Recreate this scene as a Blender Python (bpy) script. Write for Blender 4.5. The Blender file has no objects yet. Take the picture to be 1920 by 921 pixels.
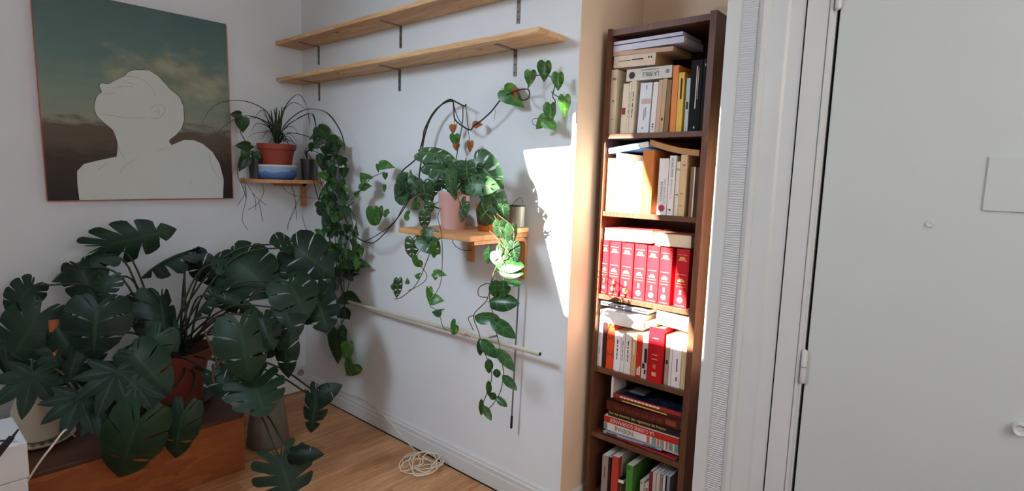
import bpy, bmesh, math, random
from mathutils import Vector, Matrix

sc = bpy.context.scene
COL = sc.collection

# ------------------------------------------------------------------ camera
F_PX, PITCH, ROLL, YAW = 1046.8, 0.117115667, -0.032109657, -0.713094173
EYE = Vector((0.0, 0.0, 1.30))
_f = Vector((math.sin(YAW)*math.cos(PITCH), math.cos(YAW)*math.cos(PITCH), -math.sin(PITCH)))
_r = Vector((math.cos(YAW), -math.sin(YAW), 0.0))
_d = _f.cross(_r)
CR = math.cos(ROLL)*_r + math.sin(ROLL)*_d
CD = -math.sin(ROLL)*_r + math.cos(ROLL)*_d
CF = _f
cam_d = bpy.data.cameras.new('camera')
cam = bpy.data.objects.new('camera', cam_d)
COL.objects.link(cam)
cam_d.sensor_width = 36.0
cam_d.lens = F_PX/1920*36
cam_d.clip_start = 0.05
m = Matrix.Identity(4)
for i in range(3):
    m[i][0] = CR[i]; m[i][1] = -CD[i]; m[i][2] = -CF[i]; m[i][3] = EYE[i]
cam.matrix_world = m
sc.camera = cam

# ------------------------------------------------------------------ sky, sun, daylight, fill lamp, exposure
SUN = Vector((0.32, 1.0, -0.5)).normalized()
w = bpy.data.worlds.new('sky'); sc.world = w
w.use_nodes = True
bg = w.node_tree.nodes['Background']
bg.inputs['Color'].default_value = (0.55, 0.72, 1.0, 1)
bg.inputs['Strength'].default_value = 1.6
sd = bpy.data.lights.new('sun', 'SUN'); sd.energy = 68.0; sd.angle = math.radians(0.5); sd.color = (1.0, 0.93, 0.82)
so = bpy.data.objects.new('sun', sd); COL.objects.link(so)
so.rotation_euler = SUN.to_track_quat('-Z', 'Y').to_euler()
def area(name, loc, target, sx, sy, energy, color):
    ld = bpy.data.lights.new(name, 'AREA'); ld.shape = 'RECTANGLE'
    ld.size = sx; ld.size_y = sy; ld.energy = energy; ld.color = color
    lo = bpy.data.objects.new(name, ld); COL.objects.link(lo)
    lo.location = loc
    lo.rotation_euler = (Vector(target)-Vector(loc)).to_track_quat('-Z', 'Y').to_euler()
    return lo
wl = area('window_daylight', (-1.98, -0.22, 2.14), (-1.25, 1.66, 0.62), 0.36, 0.36, 14.0, (0.68, 0.84, 1.0))
wl.data.spread = math.radians(112)
wr = area('fill_lamp', (1.24, 0.45, 1.75), (-2.8, 0.85, 1.45), 1.2, 1.2, 31.0, (1.0, 0.975, 0.94))  # added fill lamp by the unseen right wall, brightens the left wall
vs = sc.view_settings
vs.view_transform = 'Standard'; vs.look = 'None'; vs.gamma = 1.0; vs.exposure = -0.5
vs.use_curve_mapping = False
sc.display_settings.display_device = 'sRGB'

# ------------------------------------------------------------------ measuring helpers: a sight line met by a plane of the room
def ray(x, y):
    return CF + CR*((x-960)/F_PX) + CD*((y-460.5)/F_PX)
def onY(x, y, b):
    r = ray(x, y); return EYE + r*(b/r.y)
def onX(x, y, a):
    r = ray(x, y); return EYE + r*(a/r.x)
def onZ(x, y, z):
    r = ray(x, y); return EYE + r*((z-1.30)/r.z)
WA, WB = -3.05, 1.66          # left wall X, shelf wall Y
def offA(x, y, d): return onX(x, y, WA+d)
def offB(x, y, e): return onY(x, y, WB-e)
def lin(c):
    c = c/255.0
    return c/12.92 if c <= 0.04045 else ((c+0.055)/1.055)**2.4
def rgb(t): return (lin(t[0]), lin(t[1]), lin(t[2]), 1.0)

# ------------------------------------------------------------------ materials
def _base(name, rough=0.6, spec=0.4):
    m = bpy.data.materials.new(name); m.use_nodes = True
    nt = m.node_tree; p = nt.nodes['Principled BSDF']
    p.inputs['Roughness'].default_value = rough
    p.inputs['Specular IOR Level'].default_value = spec
    return m, nt, p
def _ramp(nt, fac, stops):
    r = nt.nodes.new('ShaderNodeValToRGB')
    el = r.color_ramp.elements
    while len(el) < len(stops): el.new(0.5)
    for e, (pos, c) in zip(el, stops):
        e.position = pos; e.color = c
    nt.links.new(fac, r.inputs['Fac'])
    return r.outputs['Color']
def _coord(nt, scale=(1, 1, 1), kind='Object', rot=(0, 0, 0)):
    tc = nt.nodes.new('ShaderNodeTexCoord'); mp = nt.nodes.new('ShaderNodeMapping')
    mp.inputs['Scale'].default_value = scale; mp.inputs['Rotation'].default_value = rot
    nt.links.new(tc.outputs[kind], mp.inputs['Vector'])
    return mp.outputs['Vector']
def _noise(nt, vec, scale, detail=3.0, rough=0.55):
    n = nt.nodes.new('ShaderNodeTexNoise')
    n.inputs['Scale'].default_value = scale; n.inputs['Detail'].default_value = detail
    n.inputs['Roughness'].default_value = rough
    nt.links.new(vec, n.inputs['Vector'])
    return n.outputs['Fac']
def _bump(nt, p, fac, strength, dist=0.002):
    b = nt.nodes.new('ShaderNodeBump')
    b.inputs['Strength'].default_value = strength; b.inputs['Distance'].default_value = dist
    nt.links.new(fac, b.inputs['Height']); nt.links.new(b.outputs['Normal'], p.inputs['Normal'])
def shade(c, k): return (min(c[0]*k, 1), min(c[1]*k, 1), min(c[2]*k, 1), 1)
def plain(name, c, rough=0.6, var=0.06, nscale=14.0, bump=0.0, bscale=160.0, spec=0.4, metal=0.0):
    m, nt, p = _base(name, rough, spec)
    c = rgb(c)
    v = _coord(nt)
    n = _noise(nt, v, nscale)
    nt.links.new(_ramp(nt, n, [(0.3, shade(c, 1-var)), (0.7, shade(c, 1+var))]), p.inputs['Base Color'])
    p.inputs['Metallic'].default_value = metal
    if bump: _bump(nt, p, _noise(nt, v, bscale, 2.0), bump)
    return m
def wood(name, c1, c2, scale=(1, 1, 1), rough=0.5, ring=5.0, knots=None, bump=0.08):
    m, nt, p = _base(name, rough, 0.3)
    v = _coord(nt, scale)
    n1 = _noise(nt, v, ring, 5.0, 0.6)
    wv = nt.nodes.new('ShaderNodeMath'); wv.operation = 'FRACT'
    mu = nt.nodes.new('ShaderNodeMath'); mu.operation = 'MULTIPLY'; mu.inputs[1].default_value = 5.0
    nt.links.new(n1, mu.inputs[0]); nt.links.new(mu.outputs[0], wv.inputs[0])
    n2 = _noise(nt, v, ring*9, 4.0, 0.65)
    mx = nt.nodes.new('ShaderNodeMath'); mx.operation = 'MULTIPLY_ADD'; mx.inputs[1].default_value = 0.35
    nt.links.new(wv.outputs[0], mx.inputs[0])
    h = nt.nodes.new('ShaderNodeMath'); h.operation = 'MULTIPLY'; h.inputs[1].default_value = 0.8
    nt.links.new(n2, h.inputs[0]); nt.links.new(h.outputs[0], mx.inputs[2])
    col = _ramp(nt, mx.outputs[0], [(0.2, rgb(c2)), (0.55, rgb([(a+b)/2 for a, b in zip(c1, c2)])), (0.85, rgb(c1))])
    if knots:
        vo = nt.nodes.new('ShaderNodeTexVoronoi'); vo.inputs['Scale'].default_value = knots[1]
        vv = _coord(nt, knots[2]); nt.links.new(vv, vo.inputs['Vector'])
        kf = _ramp(nt, vo.outputs['Distance'], [(0.06, (1, 1, 1, 1)), (0.16, (0, 0, 0, 1))])
        mi = nt.nodes.new('ShaderNodeMix'); mi.data_type = 'RGBA'
        nt.links.new(kf, mi.inputs['Factor']); nt.links.new(col, mi.inputs['A'])
        mi.inputs['B'].default_value = rgb(knots[0]); col = mi.outputs['Result']
    nt.links.new(col, p.inputs['Base Color'])
    if bump: _bump(nt, p, n2, bump, 0.001)
    return m
def leaf_mat(name, dark, light, vein, rough=0.38, trans=0.25, nveins=6, variegate=0.0, spec=0.45):
    m, nt, p = _base(name, rough, spec)
    uv = nt.nodes.new('ShaderNodeUVMap'); sep = nt.nodes.new('ShaderNodeSeparateXYZ')
    nt.links.new(uv.outputs['UV'], sep.inputs[0])
    def mth(op, a, b=None):
        q = nt.nodes.new('ShaderNodeMath'); q.operation = op
        for k, s in enumerate((a, b)):
            if s is None: continue
            if isinstance(s, (int, float)): q.inputs[k].default_value = s
            else: nt.links.new(s, q.inputs[k])
        return q.outputs[0]
    mid = mth('LESS_THAN', sep.outputs['Y'], 0.06)
    fr = mth('FRACT', mth('MULTIPLY', sep.outputs['X'], float(nveins)))
    ve = mth('LESS_THAN', mth('ABSOLUTE', mth('SUBTRACT', fr, 0.5)), 0.07)
    vm = mth('MAXIMUM', mid, mth('MULTIPLY', ve, 0.55))
    v = _coord(nt, kind='Object')
    n = _noise(nt, v, 3.0, 4.0)
    oi = nt.nodes.new('ShaderNodeObjectInfo')
    nn = mth('ADD', mth('MULTIPLY', n, 0.7), mth('MULTIPLY', oi.outputs['Random'], 0.35))
    c = _ramp(nt, nn, [(0.3, rgb(dark)), (0.75, rgb(light))])
    if variegate:
        n2 = _noise(nt, v, 3.0, 3.0, 0.5)
        f2 = _ramp(nt, n2, [(0.52, (0, 0, 0, 1)), (0.6, (variegate,)*3+(1,))])
        mi = nt.nodes.new('ShaderNodeMix'); mi.data_type = 'RGBA'
        nt.links.new(f2, mi.inputs['Factor']); nt.links.new(c, mi.inputs['A'])
        mi.inputs['B'].default_value = rgb((190, 200, 90)); c = mi.outputs['Result']
    mi = nt.nodes.new('ShaderNodeMix'); mi.data_type = 'RGBA'
    nt.links.new(mth('MULTIPLY', vm, 0.6), mi.inputs['Factor']); nt.links.new(c, mi.inputs['A'])
    mi.inputs['B'].default_value = rgb(vein)
    nt.links.new(mi.outputs['Result'], p.inputs['Base Color'])
    _bump(nt, p, vm, 0.3, 0.002)
    tr = nt.nodes.new('ShaderNodeBsdfTranslucent'); nt.links.new(mi.outputs['Result'], tr.inputs['Color'])
    ms = nt.nodes.new('ShaderNodeMixShader'); ms.inputs['Fac'].default_value = trans
    out = nt.nodes['Material Output']
    nt.links.new(p.outputs[0], ms.inputs[1]); nt.links.new(tr.outputs[0], ms.inputs[2])
    nt.links.new(ms.outputs[0], out.inputs['Surface'])
    return m
def glass(name, c, rough=0.05, alpha=0.35):
    m, nt, p = _base(name, rough, 0.5)
    v = _coord(nt); n = _noise(nt, v, 20.0)
    cc = rgb(c)
    nt.links.new(_ramp(nt, n, [(0.3, shade(cc, .9)), (0.7, cc)]), p.inputs['Base Color'])
    tb = nt.nodes.new('ShaderNodeBsdfTransparent'); tb.inputs['Color'].default_value = (0.9, 0.92, 0.9, 1)
    ms = nt.nodes.new('ShaderNodeMixShader'); ms.inputs['Fac'].default_value = alpha
    nt.links.new(tb.outputs[0], ms.inputs[1]); nt.links.new(p.outputs[0], ms.inputs[2])
    nt.links.new(ms.outputs[0], nt.nodes['Material Output'].inputs['Surface'])
    return m

# ------------------------------------------------------------------ object helpers
def meshdata(name, verts, faces, mat, smooth=False, uv=None, mats=None, fmat=None):
    me = bpy.data.meshes.new(name)
    me.from_pydata([tuple(v) for v in verts], [], faces)
    for mm in (mats or [mat]): me.materials.append(mm)
    if fmat:
        for p_, i in zip(me.polygons, fmat): p_.material_index = i
    if uv:
        ul = me.uv_layers.new(name='UVMap')
        for lp in me.loops: ul.data[lp.index].uv = uv[lp.vertex_index]
    if smooth:
        for p_ in me.polygons: p_.use_smooth = True
    me.update()
    return me
def link(name, me, parent=None, loc=None):
    o = bpy.data.objects.new(name, me); COL.objects.link(o)
    if parent is not None: o.parent = parent
    if loc is not None: o.location = loc
    return o
def tag(o, label, cat, group=None):
    o['label'] = label; o['category'] = cat
    if group: o['group'] = group
    return o
def thing(name, label, cat, loc, group=None, rot=(0, 0, 0)):
    o = bpy.data.objects.new(name, None); COL.objects.link(o)
    o.location = loc; o.rotation_euler = rot; o.empty_display_size = 0.05
    return tag(o, label, cat, group)
class MB:                                                   # collects shapes for ONE mesh object
    def __init__(s): s.v = []; s.f = []; s.fm = []; s.cur = 0
    def add(s, vs, fs):
        n = len(s.v); s.v += [Vector(v) for v in vs]
        s.f += [tuple(i+n for i in f) for f in fs]; s.fm += [s.cur]*len(fs)
        return s
    def box(s, a, b):
        x0, y0, z0 = a; x1, y1, z1 = b
        return s.add([(x0,y0,z0),(x1,y0,z0),(x1,y1,z0),(x0,y1,z0),(x0,y0,z1),(x1,y0,z1),(x1,y1,z1),(x0,y1,z1)],
                     [(0,3,2,1),(4,5,6,7),(0,1,5,4),(1,2,6,5),(2,3,7,6),(3,0,4,7)])
    def bevbox(s, a, b, w):                                 # box with chamfered edges
        bm = bmesh.new(); bmesh.ops.create_cube(bm, size=1.0)
        for v in bm.verts:
            v.co = Vector([a[i]+(b[i]-a[i])*(v.co[i]+0.5) for i in range(3)])
        bmesh.ops.bevel(bm, geom=bm.edges[:], offset=w, segments=2, affect='EDGES', profile=0.5)
        bm.verts.index_update()
        s.add([v.co.copy() for v in bm.verts], [tuple(v.index for v in f.verts) for f in bm.faces]); bm.free()
        return s
    def tube(s, pts, r, n=6, cap=True):
        pts = [Vector(p) for p in pts]; R = r if isinstance(r, (list, tuple)) else [r]*len(pts)
        up = Vector((0.13, 0.21, 0.97)); vs = []; fs = []
        t0 = (pts[1]-pts[0]).normalized()
        side = t0.cross(up)
        if side.length < 0.05: side = t0.cross(Vector((1, 0, 0)))
        side.normalize()
        for i, p in enumerate(pts):
            t = (pts[min(i+1, len(pts)-1)]-pts[max(i-1, 0)])
            if t.length < 1e-9: t = t0.copy()
            t.normalize()
            side = side - t*side.dot(t)
            if side.length < 1e-4: side = t.orthogonal()
            side.normalize(); b = t.cross(side)
            for k in range(n):
                a = 2*math.pi*k/n
                vs.append(p + (side*math.cos(a)+b*math.sin(a))*R[i])
        for i in range(len(pts)-1):
            for k in range(n):
                k2 = (k+1) % n
                fs.append((i*n+k, i*n+k2, (i+1)*n+k2, (i+1)*n+k))
        if cap:
            fs.append(tuple(range(n))[::-1]); fs.append(tuple((len(pts)-1)*n+k for k in range(n)))
        return s.add(vs, fs)
    def lathe(s, prof, c, n=32, squash=None):               # (radius, z) profile around a vertical axis
        vs = []; fs = []
        for r, z in prof:
            for k in range(n):
                a = 2*math.pi*k/n
                vs.append((c[0]+r*math.cos(a), c[1]+r*math.sin(a), c[2]+z))
        for i in range(len(prof)-1):
            for k in range(n):
                k2 = (k+1) % n
                fs.append((i*n+k, i*n+k2, (i+1)*n+k2, (i+1)*n+k))
        if prof[0][0] > 1e-5: fs.append(tuple(range(n))[::-1])
        if prof[-1][0] > 1e-5: fs.append(tuple((len(prof)-1)*n+k for k in range(n)))
        return s.add(vs, fs)
    def prism(s, poly, axis, a, b):                         # polygon extruded along an axis
        def pt(p, h):
            return {'x': (h, p[0], p[1]), 'y': (p[0], h, p[1]), 'z': (p[0], p[1], h)}[axis]
        n = len(poly)
        vs = [pt(p, a) for p in poly]+[pt(p, b) for p in poly]
        fs = [tuple(range(n)), tuple(range(2*n-1, n-1, -1))]
        for i in range(n):
            j = (i+1) % n; fs.append((i, i+n, j+n, j))
        return s.add(vs, fs)
    def build(s, name, mat, parent=None, smooth=False, kind=None, world=True, mats=None):
        off = parent.location if (parent is not None and world) else Vector((0, 0, 0))
        if parent is not None and world and parent.parent is not None:
            off = parent.location + parent.parent.location
        me = meshdata(name, [v-off for v in s.v], s.f, mat, smooth, mats=mats, fmat=s.fm if mats else None)
        bm = bmesh.new(); bm.from_mesh(me); bmesh.ops.recalc_face_normals(bm, faces=bm.faces); bm.to_mesh(me); bm.free()
        if smooth:
            for e in me.edges: pass
            try: me.set_sharp_from_angle(angle=math.radians(40))
            except Exception: pass
        o = link(name, me, parent)
        if kind: o['kind'] = kind
        return o
def spline(pts, sub=6):                                     # Catmull-Rom through the points
    P = [Vector(p) for p in pts]
    if len(P) < 3: 
        return [P[0].lerp(P[-1], i/sub) for i in range(sub+1)]
    P = [P[0]*2-P[1]]+P+[P[-1]*2-P[-2]]
    out = []
    for i in range(1, len(P)-2):
        a, b, c, d = P[i-1:i+3]
        for k in range(sub):
            t = k/sub
            out.append(0.5*((2*b)+(c-a)*t+(2*a-5*b+4*c-d)*t*t+(3*b-a-3*c+d)*t**3))
    out.append(P[-2].copy())
    return out

# ------------------------------------------------------------------ leaf shapes (base at origin, midrib along +Y, upper side +Z, length 1)
def interp(ctrl, t):
    n = len(ctrl)-1; x = t*n; i = min(int(x), n-1); f = x-i
    p0 = ctrl[max(i-1, 0)]; p1 = ctrl[i]; p2 = ctrl[i+1]; p3 = ctrl[min(i+2, n)]
    return tuple(0.5*((2*p1[k])+(p2[k]-p0[k])*f+(2*p0[k]-5*p1[k]+4*p2[k]-p3[k])*f*f+(3*p1[k]-p0[k]-3*p2[k]+p3[k])*f**3) for k in range(2))
def make_leaf(name, mat, ctrl, K=1, nt=3, nv=4, slit=0.0, v0=0.4, holes=0.0, droop=0.25, cup=0.15, ripple=0.0, mid_end=0.93, seed=0, stalk=0.0):
    rng = random.Random(seed); vs = []; fs = []; uv = []
    for sgn in (-1, 1):
        for k in range(K):
            ga = slit*rng.uniform(0.6, 1.2); gb = holes*rng.uniform(0.6, 1.2); vst = v0*rng.uniform(0.85, 1.25)
            base = len(vs)
            for j in range(nv+1):
                v = j/nv
                g = 0.0
                if slit and v > vst: g += ga*((v-vst)/(1-vst))**0.6
                if holes: g += gb*max(0.0, math.sin(math.pi*min(max((v-0.22)/0.62, 0), 1)))
                g = min(g, 0.46)
                for i in range(nt+1):
                    a = i/nt
                    lo = g if k > 0 else 0.0; hi = 1-(g if k < K-1 else 0.0)
                    t = (k+lo+(hi-lo)*a)/K
                    M = interp(ctrl, t)
                    my = mid_end*t**1.25
                    edge = 1.0
                    if slit and v == 1.0 and i in (0, nt): edge = 0.93
                    x = M[0]*v*edge; y = my+(M[1]-my)*v*edge
                    z = -droop*max(y, -0.2)**2*(1 if y > 0 else 0.4) - cup*x*x*3 + ripple*math.sin(t*K*2*math.pi)*v*v - 0.02*math.sin(a*math.pi)*0
                    vs.append((sgn*x, y, z)); uv.append((t, v))
            for j in range(nv):
                for i in range(nt):
                    q = [base+j*(nt+1)+i, base+j*(nt+1)+i+1, base+(j+1)*(nt+1)+i+1, base+(j+1)*(nt+1)+i]
                    fs.append(tuple(q if sgn > 0 else q[::-1]))
    if stalk:
        n = len(vs)
        for i in range(4):
            t = i/3
            for k in range(3):
                a = 2*math.pi*k/3
                vs.append((0.012*math.cos(a), -stalk*t, -0.5*stalk*t*t+0.012*math.sin(a))); uv.append((0.5, 0.0))
        for i in range(3):
            for k in range(3):
                fs.append((n+i*3+k, n+i*3+(k+1) % 3, n+i*3+3+(k+1) % 3, n+i*3+3+k))
    me = meshdata(name, vs, fs, mat, True, uv)
    bm = bmesh.new(); bm.from_mesh(me)
    bmesh.ops.remove_doubles(bm, verts=bm.verts, dist=0.0008)
    bm.to_mesh(me); bm.free()
    for p_ in me.polygons: p_.use_smooth = True
    return me
HEART = [(0.0, 0.0), (0.16, -0.15), (0.33, -0.10), (0.43, 0.10), (0.40, 0.35), (0.27, 0.62), (0.11, 0.85), (0.0, 1.0)]
MONST = [(0.0, 0.0), (0.14, -0.26), (0.36, -0.28), (0.52, -0.06), (0.57, 0.22), (0.50, 0.52), (0.30, 0.80), (0.0, 1.0)]
OVAL = [(0.0, 0.0), (0.12, -0.03), (0.27, 0.12), (0.31, 0.35), (0.28, 0.58), (0.18, 0.80), (0.07, 0.94), (0.0, 1.0)]
HOYA = [(0.0, 0.0), (0.10, 0.06), (0.20, 0.22), (0.24, 0.42), (0.22, 0.62), (0.14, 0.82), (0.05, 0.95), (0.0, 1.0)]
ADAN = [(0.0, 0.0), (0.16, -0.12), (0.36, -0.02), (0.42, 0.25), (0.38, 0.52), (0.25, 0.77), (0.09, 0.93), (0.0, 1.0)]
def make_palm(name, mat, nl=8, seed=0):                     # palmate leaf: pointed lobes round a centre
    rng = random.Random(seed); vs = []; fs = []; uv = []
    for k in range(nl):
        ang = math.radians(-125+250*k/(nl-1))
        L = 1.0-0.35*abs(k-(nl-1)/2)/((nl-1)/2)
        L *= rng.uniform(0.92, 1.06)
        d = Vector((math.sin(ang), math.cos(ang), 0)); s = Vector((d.y, -d.x, 0))
        base = len(vs); N = 8
        for i in range(N+1):
            t = i/N
            wd = L*0.20*(math.sin(math.pi*min(1, 0.16+0.84*t)**1.0)**0.8 if t < 1 else 0.0)
            if t < 0.3: wd = max(wd*0.75, 0.02+t*0.38)
            for j in (-1, -0.5, 0, 0.5, 1):
                p = d*(L*t)+s*(wd*j)
                p.z = -0.28*(t*L)**2 - 0.09*abs(j)*wd*3 + 0.02*math.sin(5*t+k)
                vs.append(p); uv.append(((k+0.5+0.5*j)/nl, abs(j)*0.9))
        for i in range(N):
            for j in range(4):
                a = base+i*5+j
                fs.append((a, a+5, a+6, a+1))
    return meshdata(name, vs, fs, mat, True, uv)

def leaf_matrix(base, tip, normal, width=1.0, roll=0.0):
    y = Vector(tip)-Vector(base); L = y.length; y.normalize()
    n = Vector(normal); n = n-y*n.dot(y)
    if n.length < 1e-4: n = y.orthogonal()
    n.normalize()
    if roll: n = Matrix.Rotation(roll, 3, y) @ n
    x = y.cross(n)
    m = Matrix.Identity(4)
    for i in range(3):
        m[i][0] = x[i]*L*width; m[i][1] = y[i]*L; m[i][2] = n[i]*L; m[i][3] = base[i]
    return m
def put_leaf(me, root, base, tip, normal=None, width=1.0, roll=0.0, name='leaf'):
    if normal is None: normal = EYE-Vector(base)
    o = bpy.data.objects.new(name, me); COL.objects.link(o)
    o.parent = root
    o.matrix_local = Matrix.Translation(-root.location) @ leaf_matrix(base, tip, normal, width, roll)
    return o

# ------------------------------------------------------------------ materials used
M = {}
M['white_wall'] = plain('white wall paint', (229, 231, 233), 0.75, 0.02, 3.0, 0.12, 90.0, 0.2)
M['left_wall'] = plain('left wall paint', (226, 230, 234), 0.8, 0.03, 2.5, 0.12, 80.0, 0.2)
M['tan_wall'] = plain('tan wall lining', (234, 208, 180), 0.75, 0.04, 3.0, 0.1, 120.0, 0.2)
M['trim'] = plain('white gloss trim', (214, 214, 212), 0.35, 0.02, 6.0, 0.05, 60.0)
M['door'] = plain('door paint', (204, 208, 205), 0.5, 0.015, 2.0, 0.12, 45.0, 0.3)
M['pine'] = wood('pine board', (234, 198, 152), (188, 134, 82), (0.45, 6.0, 6.0), 0.5, 2.4, ((120, 70, 36), 7.0, (0.8, 1.6, 1.0)))
M['steel'] = plain('galvanised bracket steel', (132, 124, 116), 0.4, 0.12, 40.0, 0, 160, 0.5, 0.8)
M['beech'] = wood('beech ply', (214, 162, 110), (186, 126, 78), (1.0, 5.0, 5.0), 0.45, 3.0)
M['case'] = wood('dark walnut veneer', (116, 76, 54), (88, 54, 38), (5.0, 5.0, 0.5), 0.4, 3.0, None, 0.04)
M['case_back'] = plain('bookcase back board', (84, 52, 38), 0.6)
M['floor_base'] = plain('dark joint between boards', (70, 38, 22), 0.8)
M['chest'] = wood('orange brown plywood', (158, 90, 48), (122, 64, 32), (3.0, 0.7, 3.0), 0.5, 2.2, ((70, 34, 18), 5.0, (1, 1, 1)))
M['chest_top'] = wood('dark stained lid', (92, 56, 40), (66, 38, 26), (3.0, 0.7, 3.0), 0.45, 3.0)
M['terracotta'] = plain('terracotta plastic', (116, 48, 36), 0.5, 0.08, 10)
M['terracotta_b'] = plain('terracotta clay', (150, 62, 46), 0.55, 0.1, 14)
M['orange_pot'] = plain('orange glazed clay', (196, 104, 36), 0.35, 0.12, 12)
M['pink_pot'] = plain('matte pink pot', (206, 160, 154), 0.55, 0.04, 8, 0.05)
M['soil'] = plain('potting soil', (52, 36, 28), 0.95, 0.3, 60, 0.6, 90)
M['black_pot'] = plain('dark grey nursery plastic', (50, 50, 50), 0.35, 0.1, 8)
M['grey_pot'] = plain('grey glazed pot', (150, 146, 142), 0.4, 0.06)
M['cream'] = plain('cream ceramic', (214, 205, 184), 0.35, 0.05, 8)
M['white_plastic'] = plain('white plastic', (206, 208, 212), 0.45, 0.02)
M['black'] = plain('black rubber', (22, 22, 23), 0.5, 0.1)
M['cable'] = plain('off white cable', (226, 212, 190), 0.5, 0.04)
M['dark_line'] = plain('dark gap', (18, 14, 12), 0.9)
M['stem'] = plain('green brown stem', (66, 70, 38), 0.6, 0.25, 30)
M['stem_monstera'] = plain('dark green petiole', (40, 46, 28), 0.6, 0.2, 30)
M['stem_dark'] = plain('dark vine stem', (44, 42, 36), 0.6, 0.2, 30)
M['stem_red'] = plain('brown petiole', (84, 62, 40), 0.55, 0.2, 20)
M['root'] = plain('dry root', (92, 74, 60), 0.8, 0.2, 30)
M['leaf_monstera'] = leaf_mat('monstera leaf', (14, 30, 20), (32, 54, 34), (44, 66, 44), 0.5, 0.1, 5, 0.0, 0.25)
M['leaf_fatsia'] = leaf_mat('palmate leaf', (24, 38, 30), (38, 54, 42), (58, 74, 60), 0.55, 0.08, 8, 0.0, 0.2)
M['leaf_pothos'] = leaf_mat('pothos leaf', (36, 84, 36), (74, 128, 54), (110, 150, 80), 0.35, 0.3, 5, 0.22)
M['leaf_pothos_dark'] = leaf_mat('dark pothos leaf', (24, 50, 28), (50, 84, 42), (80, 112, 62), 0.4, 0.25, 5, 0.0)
M['leaf_adan'] = leaf_mat('swiss cheese vine leaf', (28, 62, 38), (72, 112, 70), (126, 158, 110), 0.36, 0.3, 6)
M['leaf_hoya'] = leaf_mat('wax vine leaf', (26, 64, 32), (46, 92, 44), (96, 136, 84), 0.3, 0.25, 4)
M['leaf_dead'] = leaf_mat('withered leaf', (150, 84, 44), (196, 128, 80), (120, 70, 40), 0.7, 0.3, 5)
M['leaf_spider'] = leaf_mat('strap leaf', (30, 46, 30), (44, 66, 40), (60, 84, 54), 0.5, 0.15, 1)

# ------------------------------------------------------------------ THE SETTING
CEIL = 2.75
Y0, XR, NB = -0.80, 1.30, 2.09           # wall behind camera, right wall, back of the bookcase niche
XRET, XD = -1.154, -0.625                # end of the shelf wall, start of the door wall
def struct(name, mb, mat, smooth=False, parent=None): return mb.build(name, mat, parent, smooth, kind='structure')
fl = struct('floor', MB().box((WA-0.1, Y0, -0.06), (XR, NB, -0.006)), M['floor_base'])
struct('wall_left', MB().box((WA-0.1, Y0, 0), (WA, WB, CEIL+0.3)), M['left_wall'])
struct('wall_back', MB().box((WA-0.1, WB, 0), (XRET, NB+0.1, CEIL+0.3)), M['white_wall'])
rw = MB()
rw.box((XRET, WB+0.0005, 0), (XRET+0.002, NB, CEIL))
struct('wall_return', rw, M['tan_wall'])
struct('wall_niche', MB().box((XRET, NB, 0), (XD, NB+0.1, CEIL)), M['tan_wall'])
struct('wall_door', MB().box((XD, WB, 0), (XR, NB+0.1, CEIL)), M['white_wall'])
struct('wall_right', MB().box((XR, Y0, 0), (XR+0.1, NB, CEIL+0.3)), M['white_wall'])
struct('wall_front', MB().box((WA-0.1, Y0-0.1, 0), (XR+0.1, Y0, 1.905)), M['white_wall'])
struct('ceiling', MB().box((WA-0.1, 0.33, CEIL), (XR, NB, CEIL+0.1)), M['white_wall'])
# unseen sloped roof over the window side, openings shaped to cast the sun patches
def roof_pt(x, z):                       # a sunlit point on the shelf wall, followed back up the sun's direction to the roof
    t = (3.745-z)/1.25
    return (x-0.32*t, WB-t)
hole = [roof_pt(-1.392, 1.412), roof_pt(-1.166, 1.424), roof_pt(-1.166, 1.54), roof_pt(-1.045, 1.54), roof_pt(-0.745, 0.81), roof_pt(-1.165, 0.81)]
hole2 = [roof_pt(-0.690, 1.52), roof_pt(-0.632, 1.52), roof_pt(-0.632, 0.76), roof_pt(-0.690, 0.76)]  # narrow slit added so sun on the casing side bounces back
bm = bmesh.new()
outer = [(WA-0.1, Y0-0.1), (XR+0.1, Y0-0.1), (XR+0.1, 0.36), (WA-0.1, 0.36)]
rz = lambda p: (p[0], p[1], 1.9+0.75*(p[1]+0.8))
ev = []
for loop in (outer, hole, hole2):
    vv = [bm.verts.new(rz(p)) for p in loop]
    for i in range(len(vv)): ev.append(bm.edges.new((vv[i], vv[(i+1) % len(vv)])))
bmesh.ops.triangle_fill(bm, use_beauty=True, use_dissolve=False, edges=ev)
bm.verts.index_update()
rme = meshdata('roof', [v.co.copy() for v in bm.verts], [tuple(v.index for v in f.verts) for f in bm.faces], M['white_wall']); bm.free()
ro = link('ceiling_slope', rme); ro['kind'] = 'structure'
sol = ro.modifiers.new('thickness', 'SOLIDIFY'); sol.thickness = 0.02; sol.offset = 0

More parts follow.
